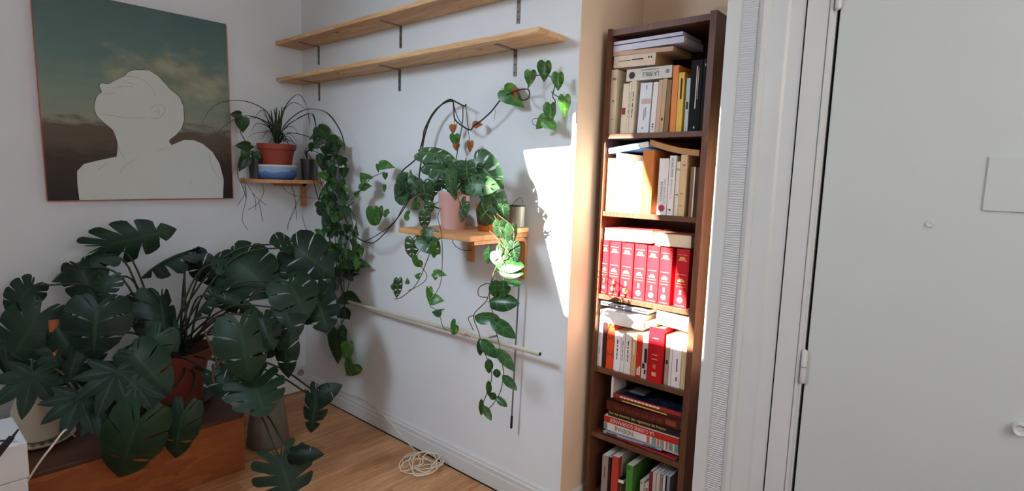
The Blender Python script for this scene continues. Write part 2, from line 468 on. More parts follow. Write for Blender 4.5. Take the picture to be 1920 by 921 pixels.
# floor boards run away from the shelf wall (along Y), each its own piece
PLANK = [wood('floor board %s' % n, a, b, (9.0, 0.45, 6.0), 0.42, 4.5, None, 0.05) for n, a, b in
         (('mid', (212, 158, 112), (152, 98, 62)), ('light', (222, 172, 126), (166, 112, 74)), ('deep', (200, 144, 100), (138, 86, 54)))]
PW, PL = 0.125, 1.15
pme = []
for mm in PLANK:
    b_ = MB().bevbox((-PW/2+0.0006, -PL/2+0.0006, -0.008), (PW/2-0.0006, PL/2-0.0006, 0.0), 0.0012)
    pme.append(meshdata('plank', b_.v, b_.f, mm))
rng = random.Random(4)
x = WA+PW/2; ci = 0
while x < -0.1:
    y = NB - 0.16 - [0, 0.42, 0.8, 0.2, 0.63][ci % 5]
    ys = [y]
    while y - PL > Y0-0.3: y -= PL; ys.append(y)
    if ys[0]+PL/2 < WB-0.05: ys.insert(0, ys[0]+PL)
    for yy in ys:
        if yy - PL/2 > WB+0.35: continue
        o = link('plank', pme[rng.choice([0, 0, 1, 2])], fl); o.location = (x, min(yy, 5), 0)
        if yy+PL/2 > NB:                                     # cut the last board at the wall
            o.scale.y = (NB-(yy-PL/2))/PL; o.location.y = (NB+yy-PL/2)/2
    x += PW; ci += 1

def skirt(name, a, b, inward, h=0.105, mat='trim'):          # moulded skirting, profile swept along a wall
    prof = [(0, 0.006), (0.013, 0.006), (0.013, 0.062), (0.010, 0.068), (0.010, 0.078), (0.013, 0.081), (0.013, 0.086), (0.008, 0.092), (0.008, 0.098), (0.004, h), (0, h)]
    a = Vector(a); b = Vector(b); n = Vector(inward)
    vs = [a+n*p[0]+Vector((0, 0, p[1])) for p in prof]+[b+n*p[0]+Vector((0, 0, p[1])) for p in prof]
    k = len(prof); fs = [(i, i+1, i+1+k, i+k) for i in range(k-1)]+[tuple(range(k))[::-1], tuple(range(k, 2*k))]
    return struct(name, MB().add(vs, fs), M[mat])
skirt('baseboard_back', (WA, WB, 0), (XRET+0.013, WB, 0), (0, -1, 0))
skirt('baseboard_left', (WA, Y0, 0), (WA, WB-0.014, 0), (1, 0, 0))
sk = MB().box((XRET+0.002, WB+0.001, 0), (XRET+0.014, NB, 0.086)).prism([(XRET+0.002, 0.086), (XRET+0.014, 0.086), (XRET+0.006, 0.096), (XRET+0.002, 0.096)], 'y', WB+0.001, NB)
struct('baseboard_return', sk, M['trim'])
struct('skirting_shadow', MB().box((WA+0.013, WB-0.0150, 0), (XRET+0.013, WB-0.0005, 0.006)), M['dark_line'])  # dark strip painting in the shadow under the skirting
# torn lining in the upper corner of the niche
tv = [onY(*p, NB-0.003) for p in ((1338, 16), (1352, 10), (1366, 13), (1366, 21), (1350, 20), (1340, 22))]
tq = MB().add(tv+[v+Vector((0, 0.003, 0)) for v in tv], [tuple(range(6))]+[(i, (i+1) % 6, (i+1) % 6+6, i+6) for i in range(6)])
struct('trim_2', tq, plain('torn paper', (214, 196, 160), 0.9), parent=None)

# door wall: casing with a combed strip, stop, door leaf, hinges
DX = lambda x, y: onY(x, y, WB).x
Yc = WB-0.022
cs = MB()
poly = [(XD-0.012, WB), (XD-0.012, Yc), (-0.600, Yc), (-0.596, Yc+0.006), (-0.550, Yc+0.006), (-0.546, Yc+0.001), (-0.535, Yc-0.005), (-0.524, Yc-0.002), (-0.520, Yc+0.004), (-0.475, Yc+0.002), (-0.468, Yc+0.008), (-0.432, Yc+0.008), (-0.432, WB)]
cs.prism(poly, 'z', 0.0, 2.6)
casing = struct('trim_3', cs, M['trim'])
cm, cnt, cp = _base('combed old paint', 0.6, 0.3)
cp.inputs['Base Color'].default_value = rgb((212, 213, 213))
wv = cnt.nodes.new('ShaderNodeTexWave'); wv.bands_direction = 'Z'; wv.inputs['Scale'].default_value = 45.0; wv.inputs['Distortion'].default_value = 2.5; wv.inputs['Detail'].default_value = 2.0
cnt.links.new(_coord(cnt), wv.inputs['Vector']); _bump(cnt, cp, wv.outputs['Fac'], 0.6, 0.003)
MB().box((-0.594, Yc+0.004, 0.0), (-0.552, Yc+0.010, 2.6)).build('combed_strip', cm, casing)
MB().box((-0.432, WB-0.012, 0), (-0.427, WB-0.002, 2.6)).build('crack', M['dark_line'], casing)
js = MB().box((-0.427, WB-0.020, 0), (-0.376, WB-0.001, 2.6)).prism([(-0.376, WB-0.001), (-0.376, WB-0.017), (-0.372, WB-0.024), (-0.366, WB-0.024), (-0.363, WB-0.018), (-0.358, WB-0.018), (-0.358, WB-0.001)], 'z', 0, 2.6)
struct('trim_4', js, M['trim'])
MBd = MB().box((-0.358, WB-0.004, 0), (-0.350, WB-0.001, 2.6))
struct('trim_5', MBd, M['dark_line'])
door = struct('door_1', MB().bevbox((-0.350, WB-0.022, 0.01), (0.62, WB-0.001, 2.58), 0.003), M['door'])
MB().bevbox((-0.027, WB-0.0265, 1.265), (0.16, WB-0.021, 1.385), 0.0015).build('cover_panel', M['door'], door)
def disc(name, px, r, h, parent, mat):
    c = onY(*px, WB-0.022)
    b_ = MB(); b_.lathe([(r, 0), (r, h*0.5), (r*0.8, h), (r*0.45, h*0.7), (0.0001, h*0.7)], (0, 0, 0), 20)
    b_.v = [Vector((c.x+v.x, WB-0.022-v.z, c.z+v.y)) for v in b_.v]
    return b_.build(name, mat, parent, True)
disc('round_plug', (1743, 420), 0.0085, 0.004, door, M['door'])
disc('door_knob', (1913, 803), 0.0150, 0.018, door, M['trim'])
hinges = []
for hz0, hz1 in ((onY(1502, 712, WB).z, onY(1512, 653, WB).z), (onY(1575, 22, WB).z, onY(1580, -40, WB).z)):
    hb = MB(); mid = (hz0+hz1)/2
    hr = 0.0075
    hb.lathe([(0.0001, hz0-0.004), (hr*0.7, hz0), (hr, hz0+0.004), (hr, mid-0.001), (hr*0.8, mid-0.001)], (-0.354, WB-0.027, 0), 14)
    hb.lathe([(hr*0.8, mid+0.001), (hr, mid+0.001), (hr, hz1-0.004), (hr*0.7, hz1), (0.0001, hz1+0.004)], (-0.354, WB-0.027, 0), 14)
    ho = hb.build('hinge', M['trim'], door, True)
    MB().lathe([(hr*0.85, mid-0.0015), (hr*0.85, mid+0.0015)], (-0.354, WB-0.027, 0), 14).build('hinge_gap', plain('rusty line', (110, 70, 50)), ho, world=True)

# ------------------------------------------------------------------ wall socket
so_c = offA(562, 698, 0.0)
sock = thing('wall_socket', 'small white wall socket low on left wall beside the corner', 'socket', so_c)
MB().bevbox((WA, so_c.y-0.037, so_c.z-0.037), (WA+0.011, so_c.y+0.037, so_c.z+0.037), 0.004).build('plate', M['white_plastic'], sock)
sb = MB(); sb.lathe([(0.021, 0), (0.021, 0.003), (0.017, 0.003), (0.016, 0.0005), (0.0001, 0.0005)], (0, 0, 0), 18)
sb.v = [Vector((WA+0.011+v.z, so_c.y+v.x, so_c.z+v.y)) for v in sb.v]
sb.build('socket_ring', M['grey_pot'], sock, True)
sb = MB()
for dy in (-0.008, 0.008): sb.box((WA+0.0116, so_c.y+dy-0.002, so_c.z-0.002), (WA+0.013, so_c.y+dy+0.002, so_c.z+0.002))
sb.build('contact_hole', M['black'], sock)

# ------------------------------------------------------------------ painting on the left wall
PY0, PY1, PZ0, PZ1, PX = 0.495, 1.249, 1.155, 2.026, WA+0.035
pt = thing('painting', 'unframed canvas with unpainted white bust against a stormy brown and teal sky', 'painting', (WA, (PY0+PY1)/2, PZ0))
pt.rotation_euler.x = 0.013
neon = plain('coral red painted canvas edge', (216, 92, 76), 0.7, 0.02)
MB().box((WA+0.010, PY0, PZ0), (PX-0.002, PY1, PZ1)).build('canvas_edge', neon, pt)
pm, nt, p = _base('painted sky and land', 0.55, 0.3)
tc = nt.nodes.new('ShaderNodeTexCoord'); sep = nt.nodes.new('ShaderNodeSeparateXYZ'); nt.links.new(tc.outputs['Object'], sep.inputs[0])
def mth(op, a, b=None, c=None):
    q = nt.nodes.new('ShaderNodeMath'); q.operation = op
    for k, s in enumerate((a, b, c)):
        if s is None: continue
        if isinstance(s, (int, float)): q.inputs[k].default_value = s
        else: nt.links.new(s, q.inputs[k])
    return q.outputs[0]
vst = _coord(nt, (1, 2.2, 9.0)); nst = _noise(nt, vst, 3.2, 8.0, 0.7)
h = mth('DIVIDE', sep.outputs['Z'], PZ1-PZ0)
hw = mth('ADD', h, mth('MULTIPLY', mth('SUBTRACT', nst, 0.5), 0.24))
base = _ramp(nt, hw, [(0.02, rgb((38, 30, 27))), (0.20, rgb((62, 48, 40))), (0.30, rgb((92, 78, 64))), (0.37, rgb((96, 84, 70))), (0.415, rgb((140, 144, 128))), (0.52, rgb((128, 142, 128))), (0.72, rgb((98, 124, 118))), (1.0, rgb((82, 106, 102)))])
vcl = _coord(nt, (1, 3.2, 5.5)); ncl = _noise(nt, vcl, 1.7, 7.0, 0.6)
dy = mth('DIVIDE', mth('SUBTRACT', sep.outputs['Y'], 0.17), 0.34); dz = mth('DIVIDE', mth('SUBTRACT', h, 0.66), 0.17)
rad = mth('SQRT', mth('ADD', mth('MULTIPLY', dy, dy), mth('MULTIPLY', dz, dz)))
cf = mth('ADD', mth('SUBTRACT', 1.0, rad), mth('MULTIPLY', mth('SUBTRACT', ncl, 0.5), 2.4))
cfac = _ramp(nt, cf, [(0.0, (0, 0, 0, 1)), (0.7, (0.75, 0.75, 0.75, 1))])
ccol = _ramp(nt, ncl, [(0.35, rgb((118, 122, 104))), (0.70, rgb((182, 176, 146)))])
mi = nt.nodes.new('ShaderNodeMix'); mi.data_type = 'RGBA'
nt.links.new(cfac, mi.inputs['Factor']); nt.links.new(base, mi.inputs['A']); nt.links.new(ccol, mi.inputs['B'])
nt.links.new(mi.outputs['Result'], p.inputs['Base Color'])
_bump(nt, p, _noise(nt, _coord(nt, (1, 1, 1)), 260.0, 2.0), 0.12, 0.001)
MB().box((WA+0.002, PY0+0.004, PZ0-0.007), (WA+0.008, PY1+0.016, PZ1-0.002)).build('glow_strip', plain('pale coral bounce glow', (226, 158, 146), 0.8, 0.03), pt)  # coral strip imitating the pink bounce glow on the wall around the canvas
MB().box((PX-0.002, PY0, PZ0), (PX, PY1, PZ1)).build('painted_front', pm, pt)
FIG = [(343,861),(335,790),(335,735),(365,705),(430,690),(505,675),(510,640),(508,605),(490,560),(455,530),(425,500),(413,470),(415,440),(428,408),(446,395),(436,372),(443,357),(475,362),(500,348),(545,328),(560,312),(590,303),(650,305),(690,330),(720,362),(745,390),(780,420),(797,460),(800,520),(787,560),(760,588),(738,604),(735,614),(745,628),(800,606),(840,608),(880,625),(920,660),(950,710),(967,780),(963,861)]
def onpaint(q, d=0.0006):
    v = onX(q[0]*0.4343, q[1]*0.4343, PX+d); return v
fv = [onpaint(q) for q in FIG]
for v in fv: v.z = max(v.z, PZ0+0.001)
bm = bmesh.new(); bv = [bm.verts.new(v) for v in fv]
ee = [bm.edges.new((bv[i], bv[(i+1) % len(bv)])) for i in range(len(bv))]
bmesh.ops.triangle_fill(bm, use_beauty=True, edges=ee); bm.verts.index_update()
fb = MB().add([v.co.copy() for v in bm.verts], [tuple(v.index for v in f.verts) for f in bm.faces]); bm.free()
fb.build('unpainted_figure', plain('primed canvas', (208, 212, 206), 0.8, 0.02, 6, 0.1, 260), pt)
pencil = plain('pencil', (150, 152, 148), 0.8)
for line in ([(545,330),(600,335),(645,360),(670,395),(678,415)], [(440,490),(490,498),(560,508),(630,510)], [(505,378),(545,372),(580,375)], [(540,350),(590,365)], [(450,405),(490,402),(500,398)],
             [(655,470),(680,455),(705,455),(718,475),(705,500),(680,512),(650,508)], [(665,485),(695,478),(690,495)], [(510,620),(525,660),(545,685)], [(520,745),(540,715),(600,680)], [(905,660),(915,720),(950,775),(963,785)],
             [(680,655),(730,635)], [(420,735),(465,700)], [(830,770),(822,800)]):
    MB().tube(spline([onpaint(q, 0.0008) for q in line], 5), 0.0007, 4).build('pencil_line', pencil, pt)
ol = MB(); ol.tube(spline([onpaint(q, 0.0008) for q in FIG[5:34]], 3), 0.0010, 4)
ol.build('outline', plain('dark outline', (52, 48, 42), 0.8), pt)

# ------------------------------------------------------------------ long pine shelves with steel brackets
SD = 0.152
def wall_shelf(label, x1, ztop, bxs, th=0.020):
    s = thing('wall_shelf', label, 'shelf', ((WA+x1)/2, WB, ztop-th), 'pine wall shelves')
    MB().bevbox((WA+0.002, WB-SD, ztop-th), (x1, WB-0.001, ztop), 0.0015).build('board', M['pine'], s)
    for bxp in bxs:
        zb = ztop-th
        b_ = MB().box((bxp-0.008, WB-0.003, zb-0.098), (bxp+0.008, WB-0.0005, zb)).box((bxp-0.008, WB-0.115, zb-0.003), (bxp+0.008, WB-0.0005, zb))
        br = b_.build('bracket', M['steel'], s)
        sc_ = MB()
        for dz in (0.022, 0.055, 0.084):
            q = MB().lathe([(0.0035, 0), (0.0028, 0.0016), (0.0001, 0.002)], (0, 0, 0), 8)
            sc_.add([Vector((bxp+v.x, WB-0.003-v.z, zb-dz+v.y)) for v in q.v], q.f)
        sc_.build('screw', M['black'], br)
    return s
wall_shelf('upper of the two long pine shelves, running out of the top of the picture', -1.217, 2.005, [onY(598, 95, WB).x, onY(752, 60, WB).x, onY(973, 15, WB).x])
wall_shelf('lower long pine shelf whose bare sawn right end is in view', -1.217, 1.812, [onY(599, 165, WB).x, onY(750, 145, WB).x, onY(967, 105, WB).x])

# ------------------------------------------------------------------ corner shelf
cz = 1.262
cshelf = thing('corner_shelf', 'small wooden shelf in the room corner carrying the spider plant', 'shelf', (WA+0.1, 1.48, cz-0.018))
cpoly = [(WA+0.001, WB-0.001), (WA+0.001, 1.302), (WA+0.10, 1.310), (WA+0.175, 1.345), (WA+0.215, 1.42), (WA+0.225, WB-0.001)]
MB().prism(cpoly, 'z', cz-0.018, cz).build('board', M['beech'], cshelf)
MB().box((WA+0.012, WB-0.022, cz-0.15), (WA+0.034, WB-0.001, cz-0.018)).box((WA+0.012, WB-0.18, cz-0.036), (WA+0.034, WB-0.001, cz-0.018)).build('bracket', M['beech'], cshelf)

# ------------------------------------------------------------------ plant shelf with bent ply brackets
pz = 1.103; px0, px1, pyf = -1.742, -1.352, 1.338
pshelf = thing('plant_shelf', 'beech plywood shelf on bent wooden brackets holding the potted vines', 'shelf', ((px0+px1)/2, WB, pz-0.02))
MB().bevbox((px0, pyf, pz-0.020), (px1, WB-0.001, pz), 0.003).build('board', M['beech'], pshelf)
for bx_, drop in ((px1-0.022, 0.185), (onY(887, 470, WB-0.01).x-0.016, 0.150)):
    path = [(WB-0.0012, pz-drop), (WB-0.0012, pz-0.05), (WB-0.006, pz-0.032), (WB-0.016, pz-0.0235), (WB-0.03, pz-0.0205), (pyf+0.03, pz-0.0205)]
    inner = [(pyf+0.03, pz-0.033), (WB-0.036, pz-0.033), (WB-0.022, pz-0.037), (WB-0.0145, pz-0.047), (WB-0.0132, pz-0.06), (WB-0.0132, pz-drop)]
    b_ = MB().prism(path+inner, 'x', bx_-0.016, bx_+0.018)
    b_.build('bracket', M['beech'], pshelf)

cpts = [onY(848, 445, 1.60), onY(850, 456, 1.61), onY(860, 466, 1.62), onY(874, 470, 1.62), onY(884, 469, 1.63)]
tag(MB().tube(spline(cpts, 6), 0.0016, 6).build('lamp_cord', M['black'], None, True), 'thin dark cord looping just under the plant shelf by its left bracket', 'cord')
# ------------------------------------------------------------------ horizontal rod, wand, cord
ra, rb_ = offB(628, 559, 0.05), offB(1012, 664, 0.078)
rod = thing('wall_rod', 'cream metal rod fixed level along the wall below the plant shelf', 'rod', (ra+rb_)/2)  # plain metal rod on the wall, no curtain belongs to it
dd = (rb_-ra).normalized()
MB().tube([ra, rb_], 0.0085, 14).build('tube', plain('cream enamel', (196, 188, 168), 0.4), rod, True)
MB().tube([rb_-dd*0.002, rb_+dd*0.003], 0.0062, 12).build('open_end', M['black'], rod, True)
for f_ in (0.06, 0.80):
    c = ra.lerp(rb_, f_); MB().tube([Vector((c.x, WB, c.z+0.0)), c], 0.004, 8).build('support', M['steel'], rod, True)
tie = MB(); c = offB(872, 627, 0.068)
tc_ = ra+dd*((c-ra).dot(dd))
for k in range(3):
    tie.tube([tc_+dd*(0.004*k)+Vector((0, math.cos(a)*0.0102, math.sin(a)*0.0102)) for a in [i*2*math.pi/12 for i in range(13)]], 0.0022, 5)
tie.tube(spline([tc_+Vector((0.006, -0.011, 0)), tc_+Vector((0.02, -0.016, 0.008)), tc_+Vector((0.045, -0.012, 0.004)), tc_+Vector((0.06, -0.014, -0.006))], 5), 0.0018, 5)
tie.build('string_tie', plain('pinkish string', (222, 196, 184), 0.9), rod, True)
wt, wb_ = offB(975, 500, 0.034), offB(958.5, 803, 0.034)
wand = thing('curtain_wand', 'thin grey upright wand with black tip against wall right of the rod', 'wand', wb_)
wdir = (wt-wb_).normalized()
MB().tube([wb_+wdir*0.05, wt], 0.0034, 10).build('shaft', plain('grey metal tube', (128, 126, 124), 0.35, 0.06, 14, 0, 1, 0.5, 0.6), wand, True)
MB().tube([wb_, wb_+wdir*0.052], 0.0048, 10).build('tip', M['black'], wand, True)
MB().tube([wt-wdir*0.01, Vector((wt.x, WB, wt.z))], 0.003, 8).build('hook', M['steel'], wand, True)

cr = random.Random(12)
pts = []
c0 = onZ(792, 864, 0.006)
def fz(x, y, z=0.0055): return onZ(x, y, z)
for q in ((600, 742), (640, 748), (690, 768)): pts.append(offB(q[0], q[1]-14, 0.018))
for q in ((712, 772), (738, 800)): pts.append(offB(q[0], q[1], 0.018))
for q in ((768, 834), (778, 850)): pts.append(fz(*q, 0.006))
loops = [(790, 868, 36, 20, 0.1), (780, 872, 30, 18, -0.2), (800, 864, 32, 16, 0.4), (808, 858, 24, 14, 0.2), (786, 876, 34, 16, 0.1), (796, 866, 22, 20, 0.8), (812, 862, 22, 12, 0.0)]
for li, (cx_, cy_, rx, ry, ph) in enumerate(loops):
    for k in range(8):
        a = 2*math.pi*k/8+ph+2.5
        pts.append(fz(cx_+rx*math.cos(a)+cr.uniform(-2, 2), cy_+ry*math.sin(a)+cr.uniform(-1.5, 1.5), 0.006+0.0045*li+0.003*math.sin(a*2)))
for q in ((828, 852), (822, 838), (806, 826), (798, 822)): pts.append(fz(*q, 0.03))
tag(MB().tube(spline(pts, 5), 0.0027, 6).build('electric_cord', M['cable'], None, True), 'coiled off-white cord lying on floor boards by the skirting', 'cord')

# ------------------------------------------------------------------ bookcase
BX0, BX1, BY0, BY1, BZ = -1.122, -0.7255, 1.785, 2.05, 1.844
bc = thing('bookcase', 'tall narrow dark brown bookcase packed with books in the wall niche', 'bookcase', ((BX0+BX1)/2, BY0, 0.0))
TH = 0.018
MB().bevbox((BX0, BY0, 0), (BX0+TH-0.003, BY1, BZ+0.004), 0.001).build('side_panel', M['case'], bc)
MB().bevbox((BX1-TH-0.004, BY0, 0), (BX1, BY1, BZ+0.006), 0.001).build('side_panel', M['case'], bc)
MB().box((BX0+TH-0.003, BY1-0.006, 0.05), (BX1-TH-0.004, BY1-0.001, BZ)).build('back_panel', M['case_back'], bc)
MB().bevbox((BX0+TH-0.003, BY0+0.002, BZ-0.022), (BX1-TH-0.004, BY1-0.006, BZ-0.001), 0.0008).build('top_panel', M['case'], bc)
SH = {1: 1.4775, 2: 1.1955, 3: 0.883, 4: 0.599, 5: 0.338, 6: 0.088}
for k, z in SH.items():
    MB().bevbox((BX0+TH-0.003, BY0+0.003, z-0.018), (BX1-TH-0.004, BY1-0.006, z), 0.0008).build('shelf_board', M['case'], bc)
MB().box((BX0+TH-0.003, BY0+0.02, 0.0), (BX1-TH-0.004, BY0+0.035, 0.06)).build('plinth', M['case'], bc)
IX0, IX1 = BX0+TH-0.002, BX1-TH-0.005

# ------------------------------------------------------------------ books
PAGES = plain('page edges', (226, 208, 176), 0.85, 0.05, 60)
PAGES_W = plain('white page edges', (236, 230, 220), 0.85, 0.04, 60)
PAGES_T = plain('browned page edges', (186, 142, 96), 0.85, 0.08, 60)
INK = plain('black ink', (40, 36, 36), 0.7); GOLD = plain('gilt lettering', (232, 196, 128), 0.35, 0.05, 20, 0, 1, 0.5, 0.3)
REDINK = plain('red ink', (150, 40, 52), 0.7); PALE = plain('pale lettering', (236, 226, 214), 0.7); YEL = plain('yellow lettering', (226, 206, 92), 0.7)
DKRED = plain('dull red lettering', (140, 66, 48), 0.7); GREYI = plain('grey ink', (140, 138, 140), 0.7)
_cm = {}
def cmat(c, rough=0.5):
    k = (c, rough)
    if k not in _cm: _cm[k] = plain('book cover %d %d %d' % c, c, rough, 0.05, 25, spec=0.25)
    return _cm[k]
def text_mesh(s):
    cu = bpy.data.curves.new('text', 'FONT'); cu.body = s; cu.size = 1.0; cu.extrude = 0.0; cu.resolution_u = 2
    o = bpy.data.objects.new('text', cu); COL.objects.link(o)
    dg = bpy.context.evaluated_depsgraph_get()
    me = bpy.data.meshes.new_from_object(o.evaluated_get(dg))
    bpy.data.objects.remove(o)
    vs = [v.co.copy() for v in me.vertices]; fs = [tuple(p_.vertices) for p_ in me.polygons]
    bpy.data.meshes.remove(me)
    x0 = min(v.x for v in vs); x1 = max(v.x for v in vs); y0 = min(v.y for v in vs); y1 = max(v.y for v in vs)
    return [((v.x-x0)/(x1-x0)-0.5, (v.y-y0)/(y1-y0)-0.5) for v in vs], fs
def lettering(root, s, c, length, height, mat, ori, y=-0.0006):
    # c: centre (x, z) on the spine; ori: 'up' reads bottom to top, 'flat', 'over' upside down
    vs, fs = text_mesh(s); out = []
    for a, b in vs:
        a *= length; b *= height
        if ori == 'up': q = (c[0]-b, y, c[1]+a)
        elif ori == 'over': q = (c[0]-a, y, c[1]-b)
        else: q = (c[0]+a, y, c[1]+b)
        out.append(q)
    me = meshdata('title', out, fs, mat); link('title', me, root)
def dashes(root, marks, mat, name='title'):                 # printed bars: (x0, z0, x1, z1) on the spine
    for x0, z0, x1, z1 in marks: MB().box((x0, -0.0006, z0), (x1, 0.0004, z1)).build(name, mat, root, world=False)
def book(label, x0, z0, sx, sz, dep, col, yf, flat=False, pages=PAGES, lean=0.0, turn=0.0, group=None, hard=False, name='book', rough=0.5, spine=True, catg='book', pitch=0.0):
    r = thing(name, label, catg, (x0, yf, z0), group, (pitch, lean, turn))
    t = 0.0022 if hard else 0.0008
    e = 0.003 if hard else 0.0006
    cv = MB()
    sp = 0.0015
    if flat:
        cv.box((0, 0, 0), (sx, dep, t)).box((0, 0, sz-t), (sx, dep, sz))
        if spine: cv.box((0, 0, t), (sx, sp, sz-t))
        pg = MB().box((e, sp if spine else 0.002, t), (sx-e, dep-e, sz-t))
    else:
        cv.box((0, 0, 0), (t, dep, sz)).box((sx-t, 0, 0), (sx, dep, sz))
        if spine:
            if hard:
                n = 6; vs = []
                for i in range(n+1):
                    a = i/n; yy = -0.0035*math.sin(math.pi*a)
                    vs += [(sx*a, yy, 0), (sx*a, yy, sz)]
                fs = [(2*i, 2*i+2, 2*i+3, 2*i+1) for i in range(n)]
                vs2 = [(v[0], 0.002, v[2]) for v in vs]; k = len(vs)
                fs += [(2*i+1, 2*i+3, 2*i+3+k, 2*i+1+k) for i in range(n)]+[(2*i+2, 2*i, 2*i+k, 2*i+2+k) for i in range(n)]
                cv.add(vs+vs2, fs)
            else: cv.box((t, 0, 0), (sx-t, sp, sz))
        pg = MB().box((t, sp if spine else 0.002, e), (sx-t, dep-e, sz-e))
    cv.build('cover', cmat(col, rough), r, world=False)
    pg.build('pages', pages, r, world=False)
    r['_d'] = 0; del r['_d']
    return r
YF = 1.801
def stand(label, xl, xr, ytop, k, col, dep=0.112, yf=YF, ybot=None, **kw):
    z0 = SH[k]+0.0005+abs(kw.get('lean', 0.0))*0.03
    zt = onY((xl+xr)/2, ytop, yf).z
    xm0 = (xl+xr)/2
    # bottom pixel row of the spine, to measure its width at mid height
    zm = (z0+zt)/2
    def xat(px):
        lo = onY(px, ytop, yf)
        y = ytop
        for _ in range(4):
            p_ = onY(px, y, yf); y += (p_.z-zm)*F_PX/1.85
        return onY(px, y, yf).x
    X0, X1 = max(xat(xl), IX0), min(xat(xr), IX1)
    lean = kw.get('lean', 0.0)
    h_ = zt-z0
    r = book(label, X0-math.tan(lean)*h_/2, z0, X1-X0, h_, dep, col, yf, **kw)
    return r, X1-X0, h_
PB = 'paperbacks on the top shelf'
def bars(r, w_, h_, mat, spec):
    dashes(r, [(w_*a, h_*b, w_*c, h_*d) for a, b, c, d in spec], mat)
VT = [(0.42, 0.30, 0.56, 0.36), (0.42, 0.38, 0.56, 0.47), (0.42, 0.50, 0.56, 0.58), (0.42, 0.62, 0.56, 0.66), (0.42, 0.69, 0.56, 0.80)]
# shelf 1 (top)
g = 'books standing on the top shelf'
r, a, b = stand('thin white paperback, leftmost on top shelf', 1137, 1143, 158, 1, (236, 228, 214), group=g)
r, a, b = stand('tall cream paperback, second from left on top shelf', 1144, 1155, 131, 1, (224, 208, 180), 0.125, group=g); bars(r, a, b, INK, [(0.2, 0.86, 0.85, 0.87), (0.2, 0.84, 0.85, 0.85), (0.4, 0.5, 0.6, 0.53), (0.3, 0.23, 0.75, 0.235)])
r, a, b = stand('cream paperback with dark red spine label on top shelf', 1166, 1177, 157, 1, (226, 210, 186), group=g, lean=0.03); bars(r, a, b, REDINK, [(0.05, 0.38, 0.62, 0.52)])
r, a, b = stand('very thin cream paperback beside the red labelled one', 1177.5, 1181, 154, 1, (226, 214, 190), group=g, lean=0.03); bars(r, a, b, INK, VT)
r, a, b = stand('cream paperback with small dark vertical title, third right of red label', 1181.5, 1190, 152, 1, (222, 206, 180), group=g, lean=0.03); bars(r, a, b, INK, VT)
r, a, b = stand('wide white paperback with pinkish square on spine', 1198, 1219, 155, 1, (226, 226, 232), group=g, lean=0.03)
bars(r, a, b, plain('pinkish label', (204, 178, 174)), [(0.2, 0.58, 0.98, 0.68)]); dashes(r, [(a*0.45, b*0.25, a*0.52, b*0.5), (a*0.6, b*0.3, a*0.66, b*0.52), (a*0.5, b*0.87, a*0.58, b*0.95), (a*0.4, b*0.08, a*0.5, b*0.12)], GREYI)
r, a, b = stand('white paperback with dark dots at spine foot', 1222, 1231, 154, 1, (232, 226, 222), group=g, lean=0.03); bars(r, a, b, INK, [(0.35, 0.1, 0.65, 0.13), (0.35, 0.15, 0.65, 0.18), (0.35, 0.06, 0.65, 0.075)])
r, a, b = stand('pinkish tan paperback near middle of top shelf', 1232, 1239, 150, 1, (208, 170, 150), group=g, lean=0.03)
r, a, b = stand('light tan paperback with worn spine on top shelf', 1239.5, 1247, 148, 1, (198, 168, 122), group=g, lean=0.03); bars(r, a, b, INK, [(0.3, 0.22, 0.7, 0.27)])
r, a, b = stand('brown worn paperback left of the orange one', 1248, 1256, 150, 1, (140, 106, 72), group=g, lean=0.02)
r, a, b = stand('orange paperback on top shelf', 1259, 1269.5, 123, 1, (232, 140, 70), 0.13, group=g)
r, a, b = stand('golden yellow paperback with dark title on top shelf', 1270, 1280.5, 136, 1, (238, 190, 84), 0.12, group=g); bars(r, a, b, INK, [(0.4, 0.55, 0.7, 0.9)])
r, a, b = stand('pale teal and white paperback left of black volume', 1285, 1292, 147, 1, (190, 204, 200), 0.11, group=g); bars(r, a, b, INK, [(0.25, 0.42, 0.75, 0.56)])
r, a, b = stand('large glossy black volume with white spine title on top shelf', 1293, 1314, 113, 1, (20, 20, 21), 0.16, group=g, rough=0.7, hard=False); bars(r, a, b, PALE, [(0.5, 0.32, 0.58, 0.92), (0.66, 0.45, 0.70, 0.9), (0.5, 0.04, 0.62, 0.07)])
r, a, b = stand('second black volume at right end of top shelf', 1315.5, 1323, 110, 1, (28, 26, 25), 0.15, group=g, rough=0.7); bars(r, a, b, PALE, [(0.4, 0.9, 0.6, 0.93)])
def lie(label, xl, yl, xr, yr, thick_px, col, dep=0.12, yf=YF, dz=0.0, **kw):
    # (xl, yl), (xr, yr): lower left and lower right corners of the front edge
    A = onY(xl, yl, yf); B_ = onY(xr, yr, yf)
    A.x = max(A.x, IX0+0.002); B_.x = min(B_.x, IX1-0.008)
    wd = B_-A; L_ = wd.length; lean = -math.atan2(wd.z, wd.x)
    sz = thick_px*((A+B_)/2-EYE).dot(CF)/F_PX
    r = book(label, A.x, A.z+dz, L_, sz, dep, col, yf, flat=True, lean=lean, **kw)
    return r, L_, sz
g2 = 'books laid flat on the top shelf'
r, a, b = lie('white paperback lying on its side with upside-down title LA BIBLE', 1174, 153, 1259, 145, 22, (214, 210, 200), 0.125, group=g2, pages=PAGES)
lettering(r, 'LA BIBLE', (a*0.545, b*0.44), a*0.36, b*0.36, INK, 'over'); bars(r, a, b, GREYI, [(0.33, 0.78, 0.72, 0.86)])
q = MB().lathe([(b*0.30, 0), (b*0.30, 0.0008), (0.0001, 0.0008)], (0, 0, 0), 18); q.v = [Vector((a*0.13+v.x, -v.z, b*0.47+v.y)) for v in q.v]; q.build('emblem', plain('dark emblem', (72, 34, 34)), r, world=False)
